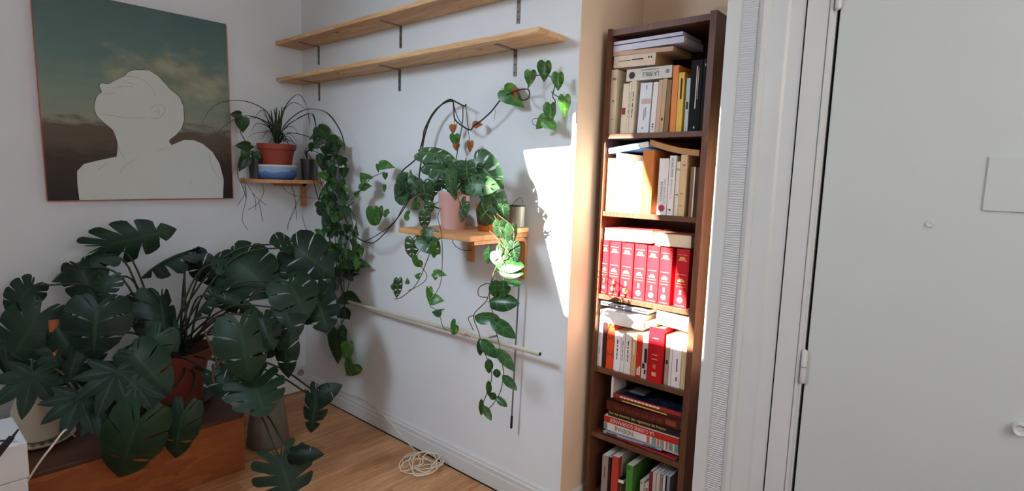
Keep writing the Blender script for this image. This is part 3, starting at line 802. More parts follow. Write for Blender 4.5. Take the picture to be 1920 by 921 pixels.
q = MB().lathe([(b*0.18, 0), (b*0.18, 0.0008), (0.0001, 0.0008)], (0, 0, 0), 14); q.v = [Vector((a*0.91+v.x, -v.z, b*0.55+v.y)) for v in q.v]; q.build('emblem', GREYI, r, world=False)
r, a, b = lie('thick cream paperback lying above the one titled LA BIBLE', 1150, 128, 1228, 121, 21.5, (222, 200, 178), 0.14, group=g2, pages=PAGES_T, turn=0.0)
bars(r, a, b, INK, [(0.12, 0.52, 0.42, 0.57), (0.45, 0.54, 0.72, 0.64), (0.83, 0.60, 0.86, 0.74), (0.89, 0.60, 0.92, 0.74)])
r, a, b = lie('tan paperback lying second from top of pile in bookcase', 1139, 107, 1262, 95, 8, (200, 166, 138), 0.15, group=g2, pages=PAGES_T)
r, a, b = lie('white magazine lying on the tan paperback in top compartment', 1142, 99, 1282, 79, 11, (212, 210, 226), 0.16, group=g2, pages=PAGES_W)
r, a, b = lie('bent white magazine on very top of the pile', 1150, 85, 1280, 65, 6, (208, 206, 222), 0.15, group=g2, pages=PAGES_W)
# shelf 2
g = 'books standing on the second shelf'
r, a, b = stand('wide volume in creased tan paper at left of second shelf', 1127, 1151, 297, 2, (206, 160, 116), 0.13, group=g)
r, a, b = stand('slim white hardback beside the creased tan volume', 1153, 1161.5, 287, 2, (238, 234, 230), 0.12, group=g)
r, a, b = stand('white paperback with dark left edge on second shelf', 1163, 1175, 289, 2, (240, 236, 232), 0.12, group=g)
r, a, b = stand('wide white paperback in full sun on second shelf', 1178, 1190.5, 306, 2, (242, 240, 236), 0.11, group=g)
r, a, b = stand('white paperback touching the orange leather volume', 1191, 1202, 303, 2, (242, 238, 232), 0.11, group=g); bars(r, a, b, GREYI, [(0.4, 0.3, 0.5, 0.55)])
r, a, b = stand('orange leather volume with gilt spine on second shelf', 1203, 1223, 282, 2, (206, 122, 62), 0.14, group=g, hard=True); dashes(r, [(a*0.12, b*k_, a*0.88, b*k_+0.0008) for k_ in (0.06, 0.6, 0.66, 0.9, 0.94)]+[(a*0.3, b*0.62, a*0.7, b*0.64)], GOLD)
r, a, b = stand('white paperback LE ROMAN with red dot at spine foot', 1234, 1251.5, 297, 2, (228, 222, 220), 0.115, group=g)
lettering(r, 'LE ROMAN DE', (a*0.38, b*0.42), b*0.34, a*0.22, INK, 'up'); lettering(r, 'LES MAUVAISES VOIES', (a*0.72, b*0.42), b*0.44, a*0.22, GREYI, 'up')
q = MB().lathe([(a*0.34, 0), (a*0.34, 0.0008), (0.0001, 0.0008)], (0, 0, 0), 18); q.v = [Vector((a*0.5+v.x, -v.z, b*0.12+v.y)) for v in q.v]; q.build('red_dot', plain('crimson dot', (172, 56, 74)), r, world=False)
r, a, b = stand('white paperback with bold black vertical name on second shelf', 1253, 1264.5, 292, 2, (232, 224, 220), 0.115, group=g)
lettering(r, 'ANNE SIMON', (a*0.5, b*0.80), b*0.32, a*0.40, INK, 'up'); lettering(r, 'La Canne d\'acier', (a*0.45, b*0.45), b*0.34, a*0.34, GREYI, 'up'); bars(r, a, b, INK, [(0.3, 0.08, 0.6, 0.11)])
r, a, b = stand('short pale cream paperback with two thin lines on spine', 1266, 1273, 303, 2, (224, 208, 188), 0.105, group=g); bars(r, a, b, INK, [(0.1, 0.86, 0.9, 0.868), (0.1, 0.84, 0.9, 0.848), (0.2, 0.38, 0.8, 0.40)])
r, a, b = stand('taller tan paperback with small printed lines on second shelf', 1274, 1285.5, 290, 2, (218, 184, 142), 0.115, group=g); bars(r, a, b, INK, [(0.3, 0.84, 0.8, 0.846), (0.3, 0.82, 0.8, 0.826), (0.2, 0.36, 0.6, 0.37), (0.15, 0.17, 0.8, 0.175), (0.3, 0.75, 0.8, 0.753)])
r, a, b = stand('small brown pocket volume with pale edge near right side', 1293, 1301.5, 313, 2, (134, 100, 70), 0.1, group=g); bars(r, a, b, PALE, [(0.72, 0.0, 0.98, 1.0)])
r, a, b = stand('small dark brown volume at right end of second shelf', 1302.5, 1309, 314, 2, (70, 52, 38), 0.1, group=g)
g2 = 'books laid across the second shelf'
r, a, b = lie('blue booklet lying aslant over white books on second shelf', 1131, 289, 1216, 276, 11, (62, 108, 176), 0.15, group=g2, pages=PAGES_W, spine=False); bars(r, a, b, plain('pale blue print', (150, 186, 226)), [(0.02, 0.2, 0.5, 0.8), (0.66, 0.3, 0.78, 0.7)])
# open paperback with sagging pages
A = onY(1218, 277, YF-0.004); B_ = onY(1310, 292, YF-0.004)
r = thing('book', 'tan paperback sagging open face down across the second shelf', 'book', A, g2)
up = MB(); lo = MB(); N = 10
L_ = B_.x-A.x
prof = []
for i in range(N+1):
    t = i/N; z = (B_.z-A.z)*t + 0.010*(1-t)**2 - 0.004*math.sin(math.pi*t)
    prof.append((L_*t, z))
th = 0.017
lo.prism([(x_, z_) for x_, z_ in prof]+[(x_, z_+th) for x_, z_ in prof[::-1]], 'y', 0.002, 0.12); lo.build('pages', PAGES_T, r, world=False)
up.prism([(x_, z_+th) for x_, z_ in prof]+[(x_, z_+th+0.0015) for x_, z_ in prof[::-1]], 'y', 0.0, 0.122); up.prism([(x_, z_-0.0012) for x_, z_ in prof]+[(x_, z_) for x_, z_ in prof[::-1]], 'y', 0.0, 0.122)
up.build('cover', cmat((206, 140, 84)), r, world=False)
# shelf 3: seven red volumes
g = 'red gilt volumes on the third shelf'
RED = (190, 34, 44)
for i, (xl, xr, yt, tip) in enumerate(((1121.5, 1140.5, 450, 'first red gilt volume from left on third shelf'), (1142, 1162, 453, 'second red gilt volume from left on third shelf'), (1164, 1186, 455.5, 'third red gilt volume from left on third shelf'),
        (1188.5, 1210.5, 458, 'fourth red gilt volume from left, middle one of the row'), (1212.5, 1234.5, 461, 'fifth red gilt volume from left on third shelf'), (1236, 1258, 464, 'sixth red gilt volume, half in sun, on third shelf'), (1266, 1290, 467, 'seventh red gilt volume, in shade at right end'))):
    r, a, b = stand(tip, xl, xr, yt, 3, RED, 0.12, group=g, hard=True, rough=0.38, pages=PAGES)
    y_ = -0.0038
    def gx(x0, z0, x1, z1): MB().box((a*x0, y_-0.0002, b*z0), (a*x1, y_+0.0015, b*z1)).build('gilt_band', GOLD, r, world=False)
    for z_ in (0.03, 0.355, 0.405, 0.565, 0.80, 0.90): gx(0.14, z_, 0.86, z_+0.006)
    gx(0.3, 0.84, 0.7, 0.865); gx(0.25, 0.815, 0.75, 0.83); gx(0.25, 0.44, 0.75, 0.475); gx(0.36, 0.475, 0.64, 0.50); gx(0.42, 0.22, 0.58, 0.30)
    q = MB().lathe([(a*0.22, 0), (a*0.22, 0.0012), (0.0001, 0.0012)], (0, 0, 0), 12); q.v = [Vector((a*0.5+v.x, y_-v.z+0.001, b*0.13+v.y)) for v in q.v]; q.build('gilt_medallion', GOLD, r, world=False)
g2 = 'books laid flat over the red volumes'
r, a, b = lie('thick pink red volume lying over left red gilt books', 1123, 449, 1223, 457.5, 24, (204, 70, 72), 0.16, group=g2, pages=PAGES_W, spine=False, hard=True)
r, a, b = lie('cream edged volume with brown cover lying at right over red books', 1227, 460, 1296, 467, 25, (150, 96, 84), 0.13, group=g2, pages=PAGES, spine=False, hard=True)
# shelf 4
g = 'books standing on the fourth shelf'
r, a, b = stand('white paperback at left end of fourth shelf', 1117, 1129, 604, 4, (232, 228, 228), 0.115, group=g); bars(r, a, b, GREYI, [(0.4, 0.3, 0.55, 0.45)])
r, a, b = stand('dark maroon slim volume left of the honeycomb spine', 1131, 1136.5, 604, 4, (62, 26, 26), 0.115, group=g)
r, a, b = stand('red orange volume with black honeycomb lines on spine', 1137.5, 1151, 607, 4, (214, 72, 36), 0.12, group=g)
hb = MB()
for z_ in (0.26, 0.62):
    for p0, p1 in (((0, z_), (0.3, z_+0.06)), ((0.3, z_+0.06), (0.7, z_+0.06)), ((0.7, z_+0.06), (1, z_)), ((0, z_), (0.0, z_-0.1)), ((0.3, z_+0.06), (0.15, z_+0.14)), ((0.7, z_+0.06), (0.85, z_+0.14))):
        hb.tube([(a*p0[0], -0.0003, b*p0[1]), (a*p1[0], -0.0003, b*p1[1])], 0.0008, 4)
hb.build('honeycomb_line', INK, r, world=False)
for nm, xl, xr, yt, c in (('white paperback with grey vertical title right of honeycomb spine', 1151.5, 1163, 622, (230, 228, 228)), ('slim white paperback, fifth from left on fourth shelf', 1164, 1170.5, 624, (226, 222, 220)), ('white paperback left of the tan spined one', 1171.5, 1183, 624, (230, 226, 222))):
    r, a, b = stand(nm, xl, xr, yt, 4, c, 0.11, group=g); bars(r, a, b, INK, VT)
r, a, b = stand('tan paperback next to the bright red slim one', 1184, 1193, 626, 4, (212, 168, 124), 0.11, group=g); bars(r, a, b, PALE, [(0.3, 0.5, 0.6, 0.8)])
r, a, b = stand('bright red slim paperback with white print at foot', 1194, 1203, 627, 4, (206, 52, 34), 0.11, group=g); bars(r, a, b, PALE, [(0.15, 0.05, 0.45, 0.22), (0.55, 0.05, 0.85, 0.26)])
r, a, b = stand('white paperback with black picture on lower spine', 1204, 1214, 624, 4, (230, 226, 222), 0.115, group=g); bars(r, a, b, INK, [(0.4, 0.35, 0.9, 0.66), (0.1, 0.22, 0.6, 0.33), (0.5, 0.1, 0.8, 0.2)])
r, a, b = stand('tall thick red leather volume standing alone on fourth shelf', 1215, 1242.5, 614, 4, (188, 26, 38), 0.14, yf=1.793, group=g, hard=True, rough=0.35)
for q in ((0.3, 0.50, 0.68, 0.513), (0.3, 0.42, 0.68, 0.433), (0.3, 0.80, 0.68, 0.813), (0.42, 0.26, 0.46, 0.33), (0.54, 0.26, 0.58, 0.33), (0.36, 0.12, 0.64, 0.19)): MB().box((a*q[0], -0.0042, b*q[1]), (a*q[2], -0.001, b*q[3])).build('gilt_band', GOLD, r, world=False)
r, a, b = stand('brownish paperback right of the thick red volume', 1247, 1254, 628, 4, (176, 150, 132), 0.11, group=g); bars(r, a, b, INK, [(0.2, 0.42, 0.8, 0.5)])
r, a, b = stand('thin white paperback third from right on fourth shelf', 1255, 1259.5, 627, 4, (230, 222, 220), 0.11, group=g)
r, a, b = stand('wide white paperback with tiny vertical title on fourth shelf', 1260.5, 1277, 628, 4, (234, 228, 226), 0.115, group=g); bars(r, a, b, INK, [(0.5, 0.12, 0.62, 0.2), (0.5, 0.3, 0.6, 0.55)])
r, a, b = stand('straw yellow thin paperback near right end of fourth shelf', 1278, 1283.5, 630, 4, (224, 198, 140), 0.11, group=g)
r, a, b = stand('thin cream booklet at right end of fourth shelf', 1284, 1288, 631, 4, (236, 220, 190), 0.11, group=g)
g2 = 'books laid flat on the fourth shelf books'
r, a, b = lie('thick white book lying under grey magazine on fourth shelf', 1120, 602, 1206, 620, 24, (238, 236, 234), 0.13, group=g2, pages=PAGES_W)
r, a, b = lie('grey printed magazine lying flat under the third shelf', 1124, 571, 1216, 590, 7, (176, 178, 186), 0.15, dz=0.001, group=g2, pages=PAGES_W); bars(r, a, b, INK, [(0.04, 0.3, 0.2, 0.7), (0.7, 0.3, 0.95, 0.7), (0.3, 0.35, 0.5, 0.6)])
r, a, b = lie('white rounded volume with pink cover lying at right of fourth shelf', 1229, 606, 1295, 624, 26, (238, 222, 218), 0.14, group=g2, pages=PAGES_W, spine=True)
r, a, b = lie('tan dog-eared paperback under white volume on fourth shelf', 1211, 616, 1232, 612, 12, (206, 152, 104), 0.12, group=g2, pages=PAGES_T)
# shelf 5: stack of large books
g = 'stack of large books on the fifth shelf'
r, a, b = lie('red backed magazine at bottom of the stack', 1136, 817, 1266, 868, 3.5, (176, 52, 56), 0.2, yf=1.797, dz=0.0075, group=g, pages=PAGES_W)
r, a, b = lie('pale blue glossy magazine sticking out below the stack', 1131, 813, 1240, 848, 3.5, (150, 164, 186), 0.2, yf=1.790, dz=0.0045, group=g, pages=PAGES_W); bars(r, a, b, INK, [(0.06, 0.2, 0.25, 0.8), (0.7, 0.3, 0.9, 0.7)])
r, a, b = lie('thin white magazine under the Indian cookery book', 1137, 808, 1274, 857.5, 3.0, (214, 206, 194), 0.2, yf=YF, dz=0.0045, group=g, pages=PAGES_W)
r, a, b = lie('thick cookery book with upside-down red and white spine LA CUISINE GOURMANDE INDIENNE', 1132, 803, 1278, 853, 27, (226, 220, 212), 0.2, yf=1.794, group=g, pages=PAGES_W)
bars(r, a, b, cmat((188, 44, 34)), [(0.0, 0.54, 1.0, 1.0)])
for k_, c in ((0.0, (120, 140, 130)), (0.665, (128, 146, 136)), (0.775, (130, 148, 140)), (0.885, (126, 142, 134)), (0.955, (122, 138, 132))):
    bars(r, a, b, cmat(c), [(k_, 0.03, k_+(0.05 if k_ != 0.665 else 0.06), 0.52)])
bars(r, a, b, cmat((206, 110, 104)), [(0.60, 0.03, 0.64, 0.52), (0.735, 0.03, 0.765, 0.52), (0.845, 0.03, 0.875, 0.52)])
lettering(r, 'LA CUISINE GOURMANDE', (a*0.39, b*0.77), a*0.60, b*0.28, PALE, 'over', -0.0012); lettering(r, 'INDIENNE', (a*0.29, b*0.27), a*0.27, b*0.30, INK, 'over', -0.0008)
r, a, b = lie('dark book with yellow title Sur les chemins des vignerons de France', 1140, 778.5, 1277, 822, 11, (44, 30, 26), 0.19, group=g)
lettering(r, 'Sur les chemins des vignerons de France', (a*0.42, b*0.58), a*0.80, b*0.62, YEL, 'flat')
r, a, b = lie('wide maroon book with dull red title in the stack', 1137, 767, 1279, 809.5, 18, (84, 30, 26), 0.2, group=g, yf=1.797)
lettering(r, 'TOUT SAVOIR SUR LA VIE', (a*0.44, b*0.45), a*0.66, b*0.42, DKRED, 'flat'); bars(r, a, b, DKRED, [(0.82, 0.25, 0.95, 0.75)])
r, a, b = lie('thin dark book with bright yellow line in the stack', 1152, 750, 1279, 789.5, 6, (80, 34, 30), 0.18, group=g); bars(r, a, b, YEL, [(0.12, 0.3, 0.80, 0.62)])
r, a, b = lie('red spined book with dark photo cover on top of the stack', 1151, 744, 1281, 783.5, 7.5, (168, 48, 38), 0.19, group=g)
bars(r, a, b, PALE, [(0.10+0.055*i, 0.3, 0.145+0.055*i, 0.7) for i in range(11)])
cvm, cnt, cp = _base('dark photo cover', 0.3, 0.5)
nz = _noise(cnt, _coord(cnt), 45.0, 6.0, 0.65)
cnt.links.new(_ramp(cnt, nz, [(0.42, rgb((16, 18, 26))), (0.58, rgb((40, 52, 78))), (0.7, rgb((120, 128, 140)))]), cp.inputs['Base Color'])
MB().box((0.001, 0.001, b), (a-0.001, 0.188, b+0.0006)).build('front_cover', cvm, r, world=False)
MB().box((a*0.13, 0.05, b+0.0006), (a*0.36, 0.12, b+0.001)).build('grey_label', plain('grey label', (150, 152, 150)), r, world=False)
A = onY(1145, 745, 1.807)
r = book('thin white booklet standing upright at left beside the stack', A.x, A.z, 0.009, onY(1147, 705, 1.807).z-A.z, 0.1, (226, 218, 208), 1.807, group='books upright in the lower shelves')
# shelf 6
g = 'books standing on the bottom shelf'
for nm, xl, xr, yt, c, dp, yf_ in (('grey hardback at left end of bottom shelf', 1128, 1139, 854, (150, 136, 126), 0.17, YF), ('black slim book beside grey hardback on bottom shelf', 1139.5, 1144, 857, (30, 26, 24), 0.17, YF),
        ('red tall book, left part of bottom shelf', 1146, 1158, 856, (186, 66, 52), 0.17, YF), ('thin white book behind the red tall one', 1161, 1165, 850, (196, 184, 170), 0.17, 1.825),
        ('green spined book with white page top', 1173, 1185, 872, (82, 142, 62), 0.17, YF), ('thin cream book right of the green one', 1199, 1206, 901, (200, 190, 176), 0.15, YF),
        ('white and red patterned short book on bottom shelf', 1207, 1214.5, 907, (196, 184, 178), 0.15, YF), ('dark red tall thin book on bottom shelf', 1215.5, 1221, 883, (128, 40, 44), 0.18, YF),
        ('pinkish white thin book right of dark red one', 1222, 1228, 885, (204, 184, 178), 0.18, YF), ('cream thin book in the right group of bottom shelf', 1229, 1235, 887, (204, 192, 178), 0.18, YF),
        ('grey thin book in the right group of bottom shelf', 1235.5, 1240, 889, (140, 130, 122), 0.18, YF), ('bright white thin book in the right group', 1241, 1245, 891, (220, 212, 204), 0.18, YF),
        ('black thin book next to bright white one, right', 1245.5, 1248, 892, (26, 26, 30), 0.18, YF), ('blue grey thin book at right end of bottom shelf', 1248.5, 1253.5, 893, (148, 146, 156), 0.18, YF)):
    r, a, b = stand(nm, xl, xr, yt, 6, c, dp, yf_, group=g, pages=PAGES_W)
    if 'grey hardback' in nm: bars(r, a, b, REDINK, [(0.4, 0.45, 0.55, 0.72)])
    if 'green' in nm: bars(r, a, b, INK, [(0.3, 0.9, 0.5, 0.96)])
    if 'white and red' in nm: bars(r, a, b, REDINK, [(0.3, 0.8, 0.8, 0.86), (0.2, 0.6, 0.7, 0.7)])

z_ = onY(1150, 903, 1.805).z
r = book('short red book standing below the slanted black one', onY(1149, 915, 1.805).x, SH[6]+0.0005, 0.018, z_-SH[6], 0.15, (170, 56, 48), 1.805, group=g, pages=PAGES_W)
A = onY(1152, 896, 1.803)
r = book('black book with pale pages tipped flat on the short red one', A.x, z_+0.002, 0.040, 0.016, 0.16, (28, 25, 24), 1.803, flat=True, lean=-0.12, group='books laid flat on the bottom shelf', pages=PAGES_W, spine=False)

# ================================================================== PLANTS
def P(x, y, w_): return EYE + ray(x, y)*w_
class Grower:                                               # keeps a plant's root and hands out leaves and stems
    def __init__(s, root, seed): s.r = root; s.rng = random.Random(seed)
    def stem(s, pts, rad, mat, name='stem', n=5, sub=5, taper=None):
        sp = spline(pts, sub)
        R = rad if taper is None else [rad+(taper-rad)*i/(len(sp)-1) for i in range(len(sp))]
        return MB().tube(sp, R, n).build(name, mat, s.r, True)
    def leaf(s, me, base, tip, width=1.0, roll=0.0, normal=None, jit=0.25, name='leaf'):
        nrm = (normal if normal is not None else (EYE-Vector(base)).normalized()+Vector((0, 0, 0.35)))
        return put_leaf(me, s.r, base, tip, nrm, width, roll+s.rng.uniform(-jit, jit), name)
NATW = {'adan': 0.84, 'heart': 0.86, 'hoya': 0.48, 'oval': 0.62}
LM = {}
LM['adan'] = [make_leaf('swiss cheese leaf', M['leaf_adan'], ADAN, 5, 3, 6, holes=h_, droop=d_, cup=0.12, seed=sd_) for sd_, h_, d_ in ((1, 0.11, 0.35), (2, 0.15, 0.5), (3, 0.08, 0.25))]
LM['heart'] = [make_leaf('heart leaf', M['leaf_pothos'], HEART, 1, 8, 3, droop=d_, cup=c_, seed=sd_, stalk=0.25) for sd_, d_, c_ in ((1, 0.25, 0.25), (2, 0.4, 0.1), (3, 0.1, 0.4))]
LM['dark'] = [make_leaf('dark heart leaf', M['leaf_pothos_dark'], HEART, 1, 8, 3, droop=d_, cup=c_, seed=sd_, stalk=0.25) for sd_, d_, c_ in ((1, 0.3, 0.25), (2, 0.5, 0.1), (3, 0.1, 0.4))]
LM['hoya'] = [make_leaf('wax leaf', M['leaf_hoya'], HOYA, 1, 8, 3, droop=d_, cup=c_, seed=sd_, stalk=0.1) for sd_, d_, c_ in ((1, 0.2, 0.5), (2, 0.35, 0.25))]
LM['dead'] = [make_leaf('dry leaf', M['leaf_dead'], HEART, 1, 8, 3, droop=0.5, cup=0.9, ripple=0.06, seed=5, stalk=0.3)]
LM['monst'] = [make_leaf('monstera leaf', M['leaf_monstera'], MONST, k_, 4, 7, slit=sl, v0=v0_, holes=h_, droop=d_, cup=c_, ripple=0.012, seed=sd_, stalk=0.0) for sd_, k_, sl, v0_, h_, d_, c_ in ((1, 5, 0.07, 0.55, 0.0, 0.40, 0.2), (2, 5, 0.16, 0.42, 0.0, 0.3, 0.3), (3, 4, 0.035, 0.72, 0.05, 0.55, 0.16), (4, 6, 0.20, 0.40, 0.0, 0.2, 0.12))]
LM['monst_solid'] = [make_leaf('monstera leaf', M['leaf_monstera'], MONST, 4, 4, 5, slit=0.05, v0=0.6, holes=0.09, droop=0.3, cup=0.18, seed=9)]
LM['palm'] = [make_palm('palmate leaf', M['leaf_fatsia'], 8, 1), make_palm('palmate leaf', M['leaf_fatsia'], 7, 2)]
def box_leaf(G, kind, bx_, d, at, jit=0.3, var=None, wmul=1.0):
    x0, y0, x1, y1 = bx_; cx_, cy_ = (x0+x1)/2, (y0+y1)/2
    ends = {'d': ((cx_, y0), (cx_, y1)), 'u': ((cx_, y1), (cx_, y0)), 'r': ((x0, cy_), (x1, cy_)), 'l': ((x1, cy_), (x0, cy_)),
            'dr': ((x0, y0), (x1, y1)), 'dl': ((x1, y0), (x0, y1)), 'ur': ((x0, y1), (x1, y0)), 'ul': ((x1, y1), (x0, y0))}[d]
    nat = NATW.get(kind, 0.86)
    wd_, hh = x1-x0, y1-y0
    if d in 'du': k = wd_/hh/nat
    elif d in 'lr': k = hh/wd_/nat
    else: k = 0.95
    k = max(0.35, min(1.5, k))*wmul
    b_, t_ = at(*ends[0]), at(*ends[1])
    out = (EYE-b_).normalized()
    t_ = t_ + out*0.010*G.rng.uniform(-1, 1)
    ms_ = LM[kind]; me = ms_[G.rng.randrange(len(ms_)) if var is None else var]
    G.leaf(me, b_, t_, k, jit=jit)

# ---------------------------------------------------------------- corner shelf: dish, terracotta pot, dark pots
dc = Vector((-2.932, 1.447, cz))
dish = thing('ceramic_dish', 'blue glazed bowl with white rim under the spider plant pot', 'bowl', dc)
bd, nt, p = _base('blue glaze', 0.25, 0.5)
gg = nt.nodes.new('ShaderNodeSeparateXYZ'); nt.links.new(_coord(nt), gg.inputs[0])
nzz = _noise(nt, _coord(nt, (1, 1, 0.4)), 9.0)
ad = nt.nodes.new('ShaderNodeMath'); ad.operation = 'MULTIPLY_ADD'; ad.inputs[1].default_value = 10.0
nt.links.new(gg.outputs['Z'], ad.inputs[0]); nt.links.new(nzz, ad.inputs[2])
nt.links.new(_ramp(nt, ad.outputs[0], [(0.4, rgb((48, 82, 158))), (0.95, rgb((96, 128, 186))), (1.2, rgb((150, 172, 206)))]), p.inputs['Base Color'])
MB().lathe([(0.080, 0.0005), (0.094, 0.012), (0.100, 0.035), (0.103, 0.068), (0.096, 0.068), (0.092, 0.036), (0.06, 0.012), (0.0001, 0.010)], dc, 40).build('bowl', bd, dish, True)
MB().lathe([(0.1035, 0.067), (0.1055, 0.074), (0.101, 0.077), (0.095, 0.074), (0.096, 0.067)], dc, 40).build('rim', plain('white glaze', (216, 218, 220), 0.3), dish, True)
sp = thing('spider_plant', 'plant of long thin arching leaves in terracotta pot on blue bowl', 'plant', dc+Vector((0, 0, 0.012)))
MB().lathe([(0.066, 0.013), (0.072, 0.07), (0.088, 0.156), (0.097, 0.158), (0.099, 0.186), (0.092, 0.186), (0.088, 0.165), (0.0001, 0.164)], dc, 40).build('pot', M['terracotta_b'], sp, True)
MB().lathe([(0.0882, 0.172), (0.05, 0.178), (0.0001, 0.18)], dc, 24).build('soil', M['soil'], sp, True)
G = Grower(sp, 3)
crown = dc+Vector((0.0, 0.0, 0.178))
def strap(G, pts, wd_, mat=None):
    sp_ = spline(pts, 5); b_ = MB(); vs = []; fs = []
    n = len(sp_)
    for i, q in enumerate(sp_):
        t = (sp_[min(i+1, n-1)]-sp_[max(i-1, 0)]).normalized()
        s_ = t.cross(Vector((0, 0, 1)))
        if s_.length < 0.15: s_ = t.cross((EYE-q).normalized())
        s_.normalize(); nn = s_.cross(t)
        k = wd_*(1-0.85*(i/(n-1))**2)
        vs += [q-s_*k+nn*k*0.5, q, q+s_*k+nn*k*0.5]
    for i in range(n-1):
        for j in (0, 1): fs.append((3*i+j, 3*i+j+1, 3*i+4+j, 3*i+3+j))
    uv = [(i/(3*n), 0.5) for i in range(3*n)]
    me = meshdata('strap leaf', [v-G.r.location for v in vs], fs, M['leaf_spider'], True, uv)
    return link('leaf', me, G.r)
ARC = [[(513,243),(499,210),(462,191),(420,191),(395,205),(378,232)], [(510,240),(488,224),(462,218),(437,226),(418,240),(405,255)], [(516,252),(490,226),(470,222),(445,232)],
       [(533,238),(556,215),(581,205),(612,212),(635,241),(645,269),(645,288)], [(536,240),(561,222),(584,214),(591,232),(594,260)], [(530,220),(539,195),(560,178),(575,201),(581,235)],
       [(530,215),(547,194),(564,198),(578,215)], [(517,240),(519,201)], [(513,246),(508,207)], [(526,240),(529,200)], [(505,238),(493,207),(476,224)], [(545,250),(601,266),(623,280),(643,297)],
       [(515,250),(505,248),(479,250),(465,258)], [(520,245),(532,205),(545,190)], [(512,245),(500,222),(488,206)], [(522,240),(524,206)], [(506,242),(482,232),(470,250)], [(532,245),(548,238),(560,252)], [(509,240),(502,214),(490,202)], [(519,240),(514,204)]]
for i, a_ in enumerate(ARC):
    tx_ = 0.10 if a_[-1][0] < 500 else 0.17
    pts_ = [crown+Vector((0.006*math.cos(i), 0.006*math.sin(i), 0))]
    for k_, q in enumerate(a_):
        d_ = 0.118+(tx_-0.118)*(k_+1)/len(a_)
        c = offA(q[0], q[1], d_)
        if c.y > WB-0.03: c = offB(q[0], q[1], 0.10)
        pts_.append(c)
    strap(G, pts_, 0.0078 if i not in (7, 8, 9, 15, 19) else 0.010)

rs = random.Random(15)
for i in range(16):                                         # shorter leaves of the rosette
    a_ = rs.uniform(-2.6, 2.2); L_ = rs.uniform(0.09, 0.17); up_ = rs.uniform(0.02, 0.09)
    d_ = Vector((math.cos(a_)*0.6, math.sin(a_)*0.75, 0))
    if d_.x < -0.3: d_.x = -0.3
    strap(G, [crown, crown+d_*L_*0.45+Vector((0, 0, up_)), crown+d_*L_+Vector((0, 0, up_*0.5-0.05*rs.random()))], 0.006)
def dark_pot(label, c, r_, h_, seed):
    t = thing('trailing_pothos', label, 'plant', c)
    MB().lathe([(r_*0.8, 0.0005), (r_, h_-0.012), (r_*1.06, h_-0.012), (r_*1.06, h_), (r_*0.96, h_), (r_*0.92, h_-0.015), (0.0001, h_-0.015)], c, 28).build('pot', M['black_pot'], t, True)
    MB().lathe([(r_*0.93, h_-0.012), (0.0001, h_-0.008)], c, 16).build('soil', M['soil'], t, True)
    return t, Grower(t, seed)
lp_c = onX(468, 320, WA+0.10); lp_c = Vector((WA+0.09, 1.345, cz))
t, G = dark_pot('small pothos in dark pot at left end of the corner shelf', lp_c, 0.036, 0.11, 21)
s0 = lp_c+Vector((0, 0, 0.1))
A_ = lambda x, y: offA(x, y, 0.13)
G.stem([s0, A_(462, 268), A_(452, 250), A_(450, 232)], 0.0022, M['stem'])
G.stem([s0, A_(455, 290), A_(447, 305), A_(446, 330), A_(455, 350), A_(462, 372)], 0.002, M['stem'])
for bx_, d in (((431, 205, 452, 224), 'l'), ((439, 222, 467, 249), 'd'), ((441, 263, 468, 283), 'l'), ((456, 262, 480, 282), 'r'), ((452, 283, 470, 305), 'd'), ((446, 295, 462, 318), 'dl'), ((470, 285, 486, 306), 'd')):
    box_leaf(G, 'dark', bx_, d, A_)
for line in ([(457,331),(462,368),(454,410),(465,432)], [(460,340),(476,365),(499,385)], [(463,345),(478,372),(480,395)], [(487,337),(495,357),(485,380),(465,394)], [(452,334),(460,360),(445,386)], [(484,375),(490,400),(492,415)]):
    G.stem([A_(*q) for q in line], 0.0013, M['root'], 'aerial_root', 4)
rp_c = Vector((-2.895, 1.602, cz))
t, G = dark_pot('long trailing pothos in dark pot whose vines cascade down the room corner', rp_c, 0.036, 0.115, 22)
s0 = rp_c+Vector((0, 0, 0.112))
B_ = lambda x, y: offB(x, y, 0.055)
B2 = lambda x, y: offB(x, y, 0.09)
VN = [[(572,282),(592,270),(612,300),(622,345),(630,385),(640,430),(650,480),(655,520),(648,560),(640,600),(650,640),(655,690),(648,705)],
      [(575,283),(600,290),(610,330),(615,380),(610,420),(605,440)],
      [(576,284),(605,280),(628,330),(640,370),(655,400),(662,430),(648,460),(640,500),(632,545)],
      [(574,285),(590,310),(605,350),(620,400),(628,440),(630,480),(645,530),(640,580)],
      [(578,283),(615,268),(632,300),(640,340),(650,380),(668,415),(660,450)],
      [(636,520),(622,500),(632,485)], [(576,284),(598,262),(615,262),(628,272)], [(645,560),(635,610),(632,655),(648,672),(652,662)], [(646,562),(620,628),(600,615),(570,603)]]
for i, v in enumerate(VN):
    G.stem([s0]+[(B_ if i % 2 else B2)(*q) for q in v], 0.0021, M['stem'] if i % 2 else M['stem_dark'], 'vine', 5, 4)
env = [(255, 585, 640), (300, 590, 645), (350, 592, 648), (400, 596, 672), (450, 596, 672), (500, 612, 672), (540, 628, 668)]
def envx(y):
    for (ya, a0, a1), (yb, b0, b1) in zip(env, env[1:]):
        if ya <= y <= yb:
            t = (y-ya)/(yb-ya); return a0+(b0-a0)*t, a1+(b1-a1)*t
    return env[-1][1:]
rg = random.Random(77)
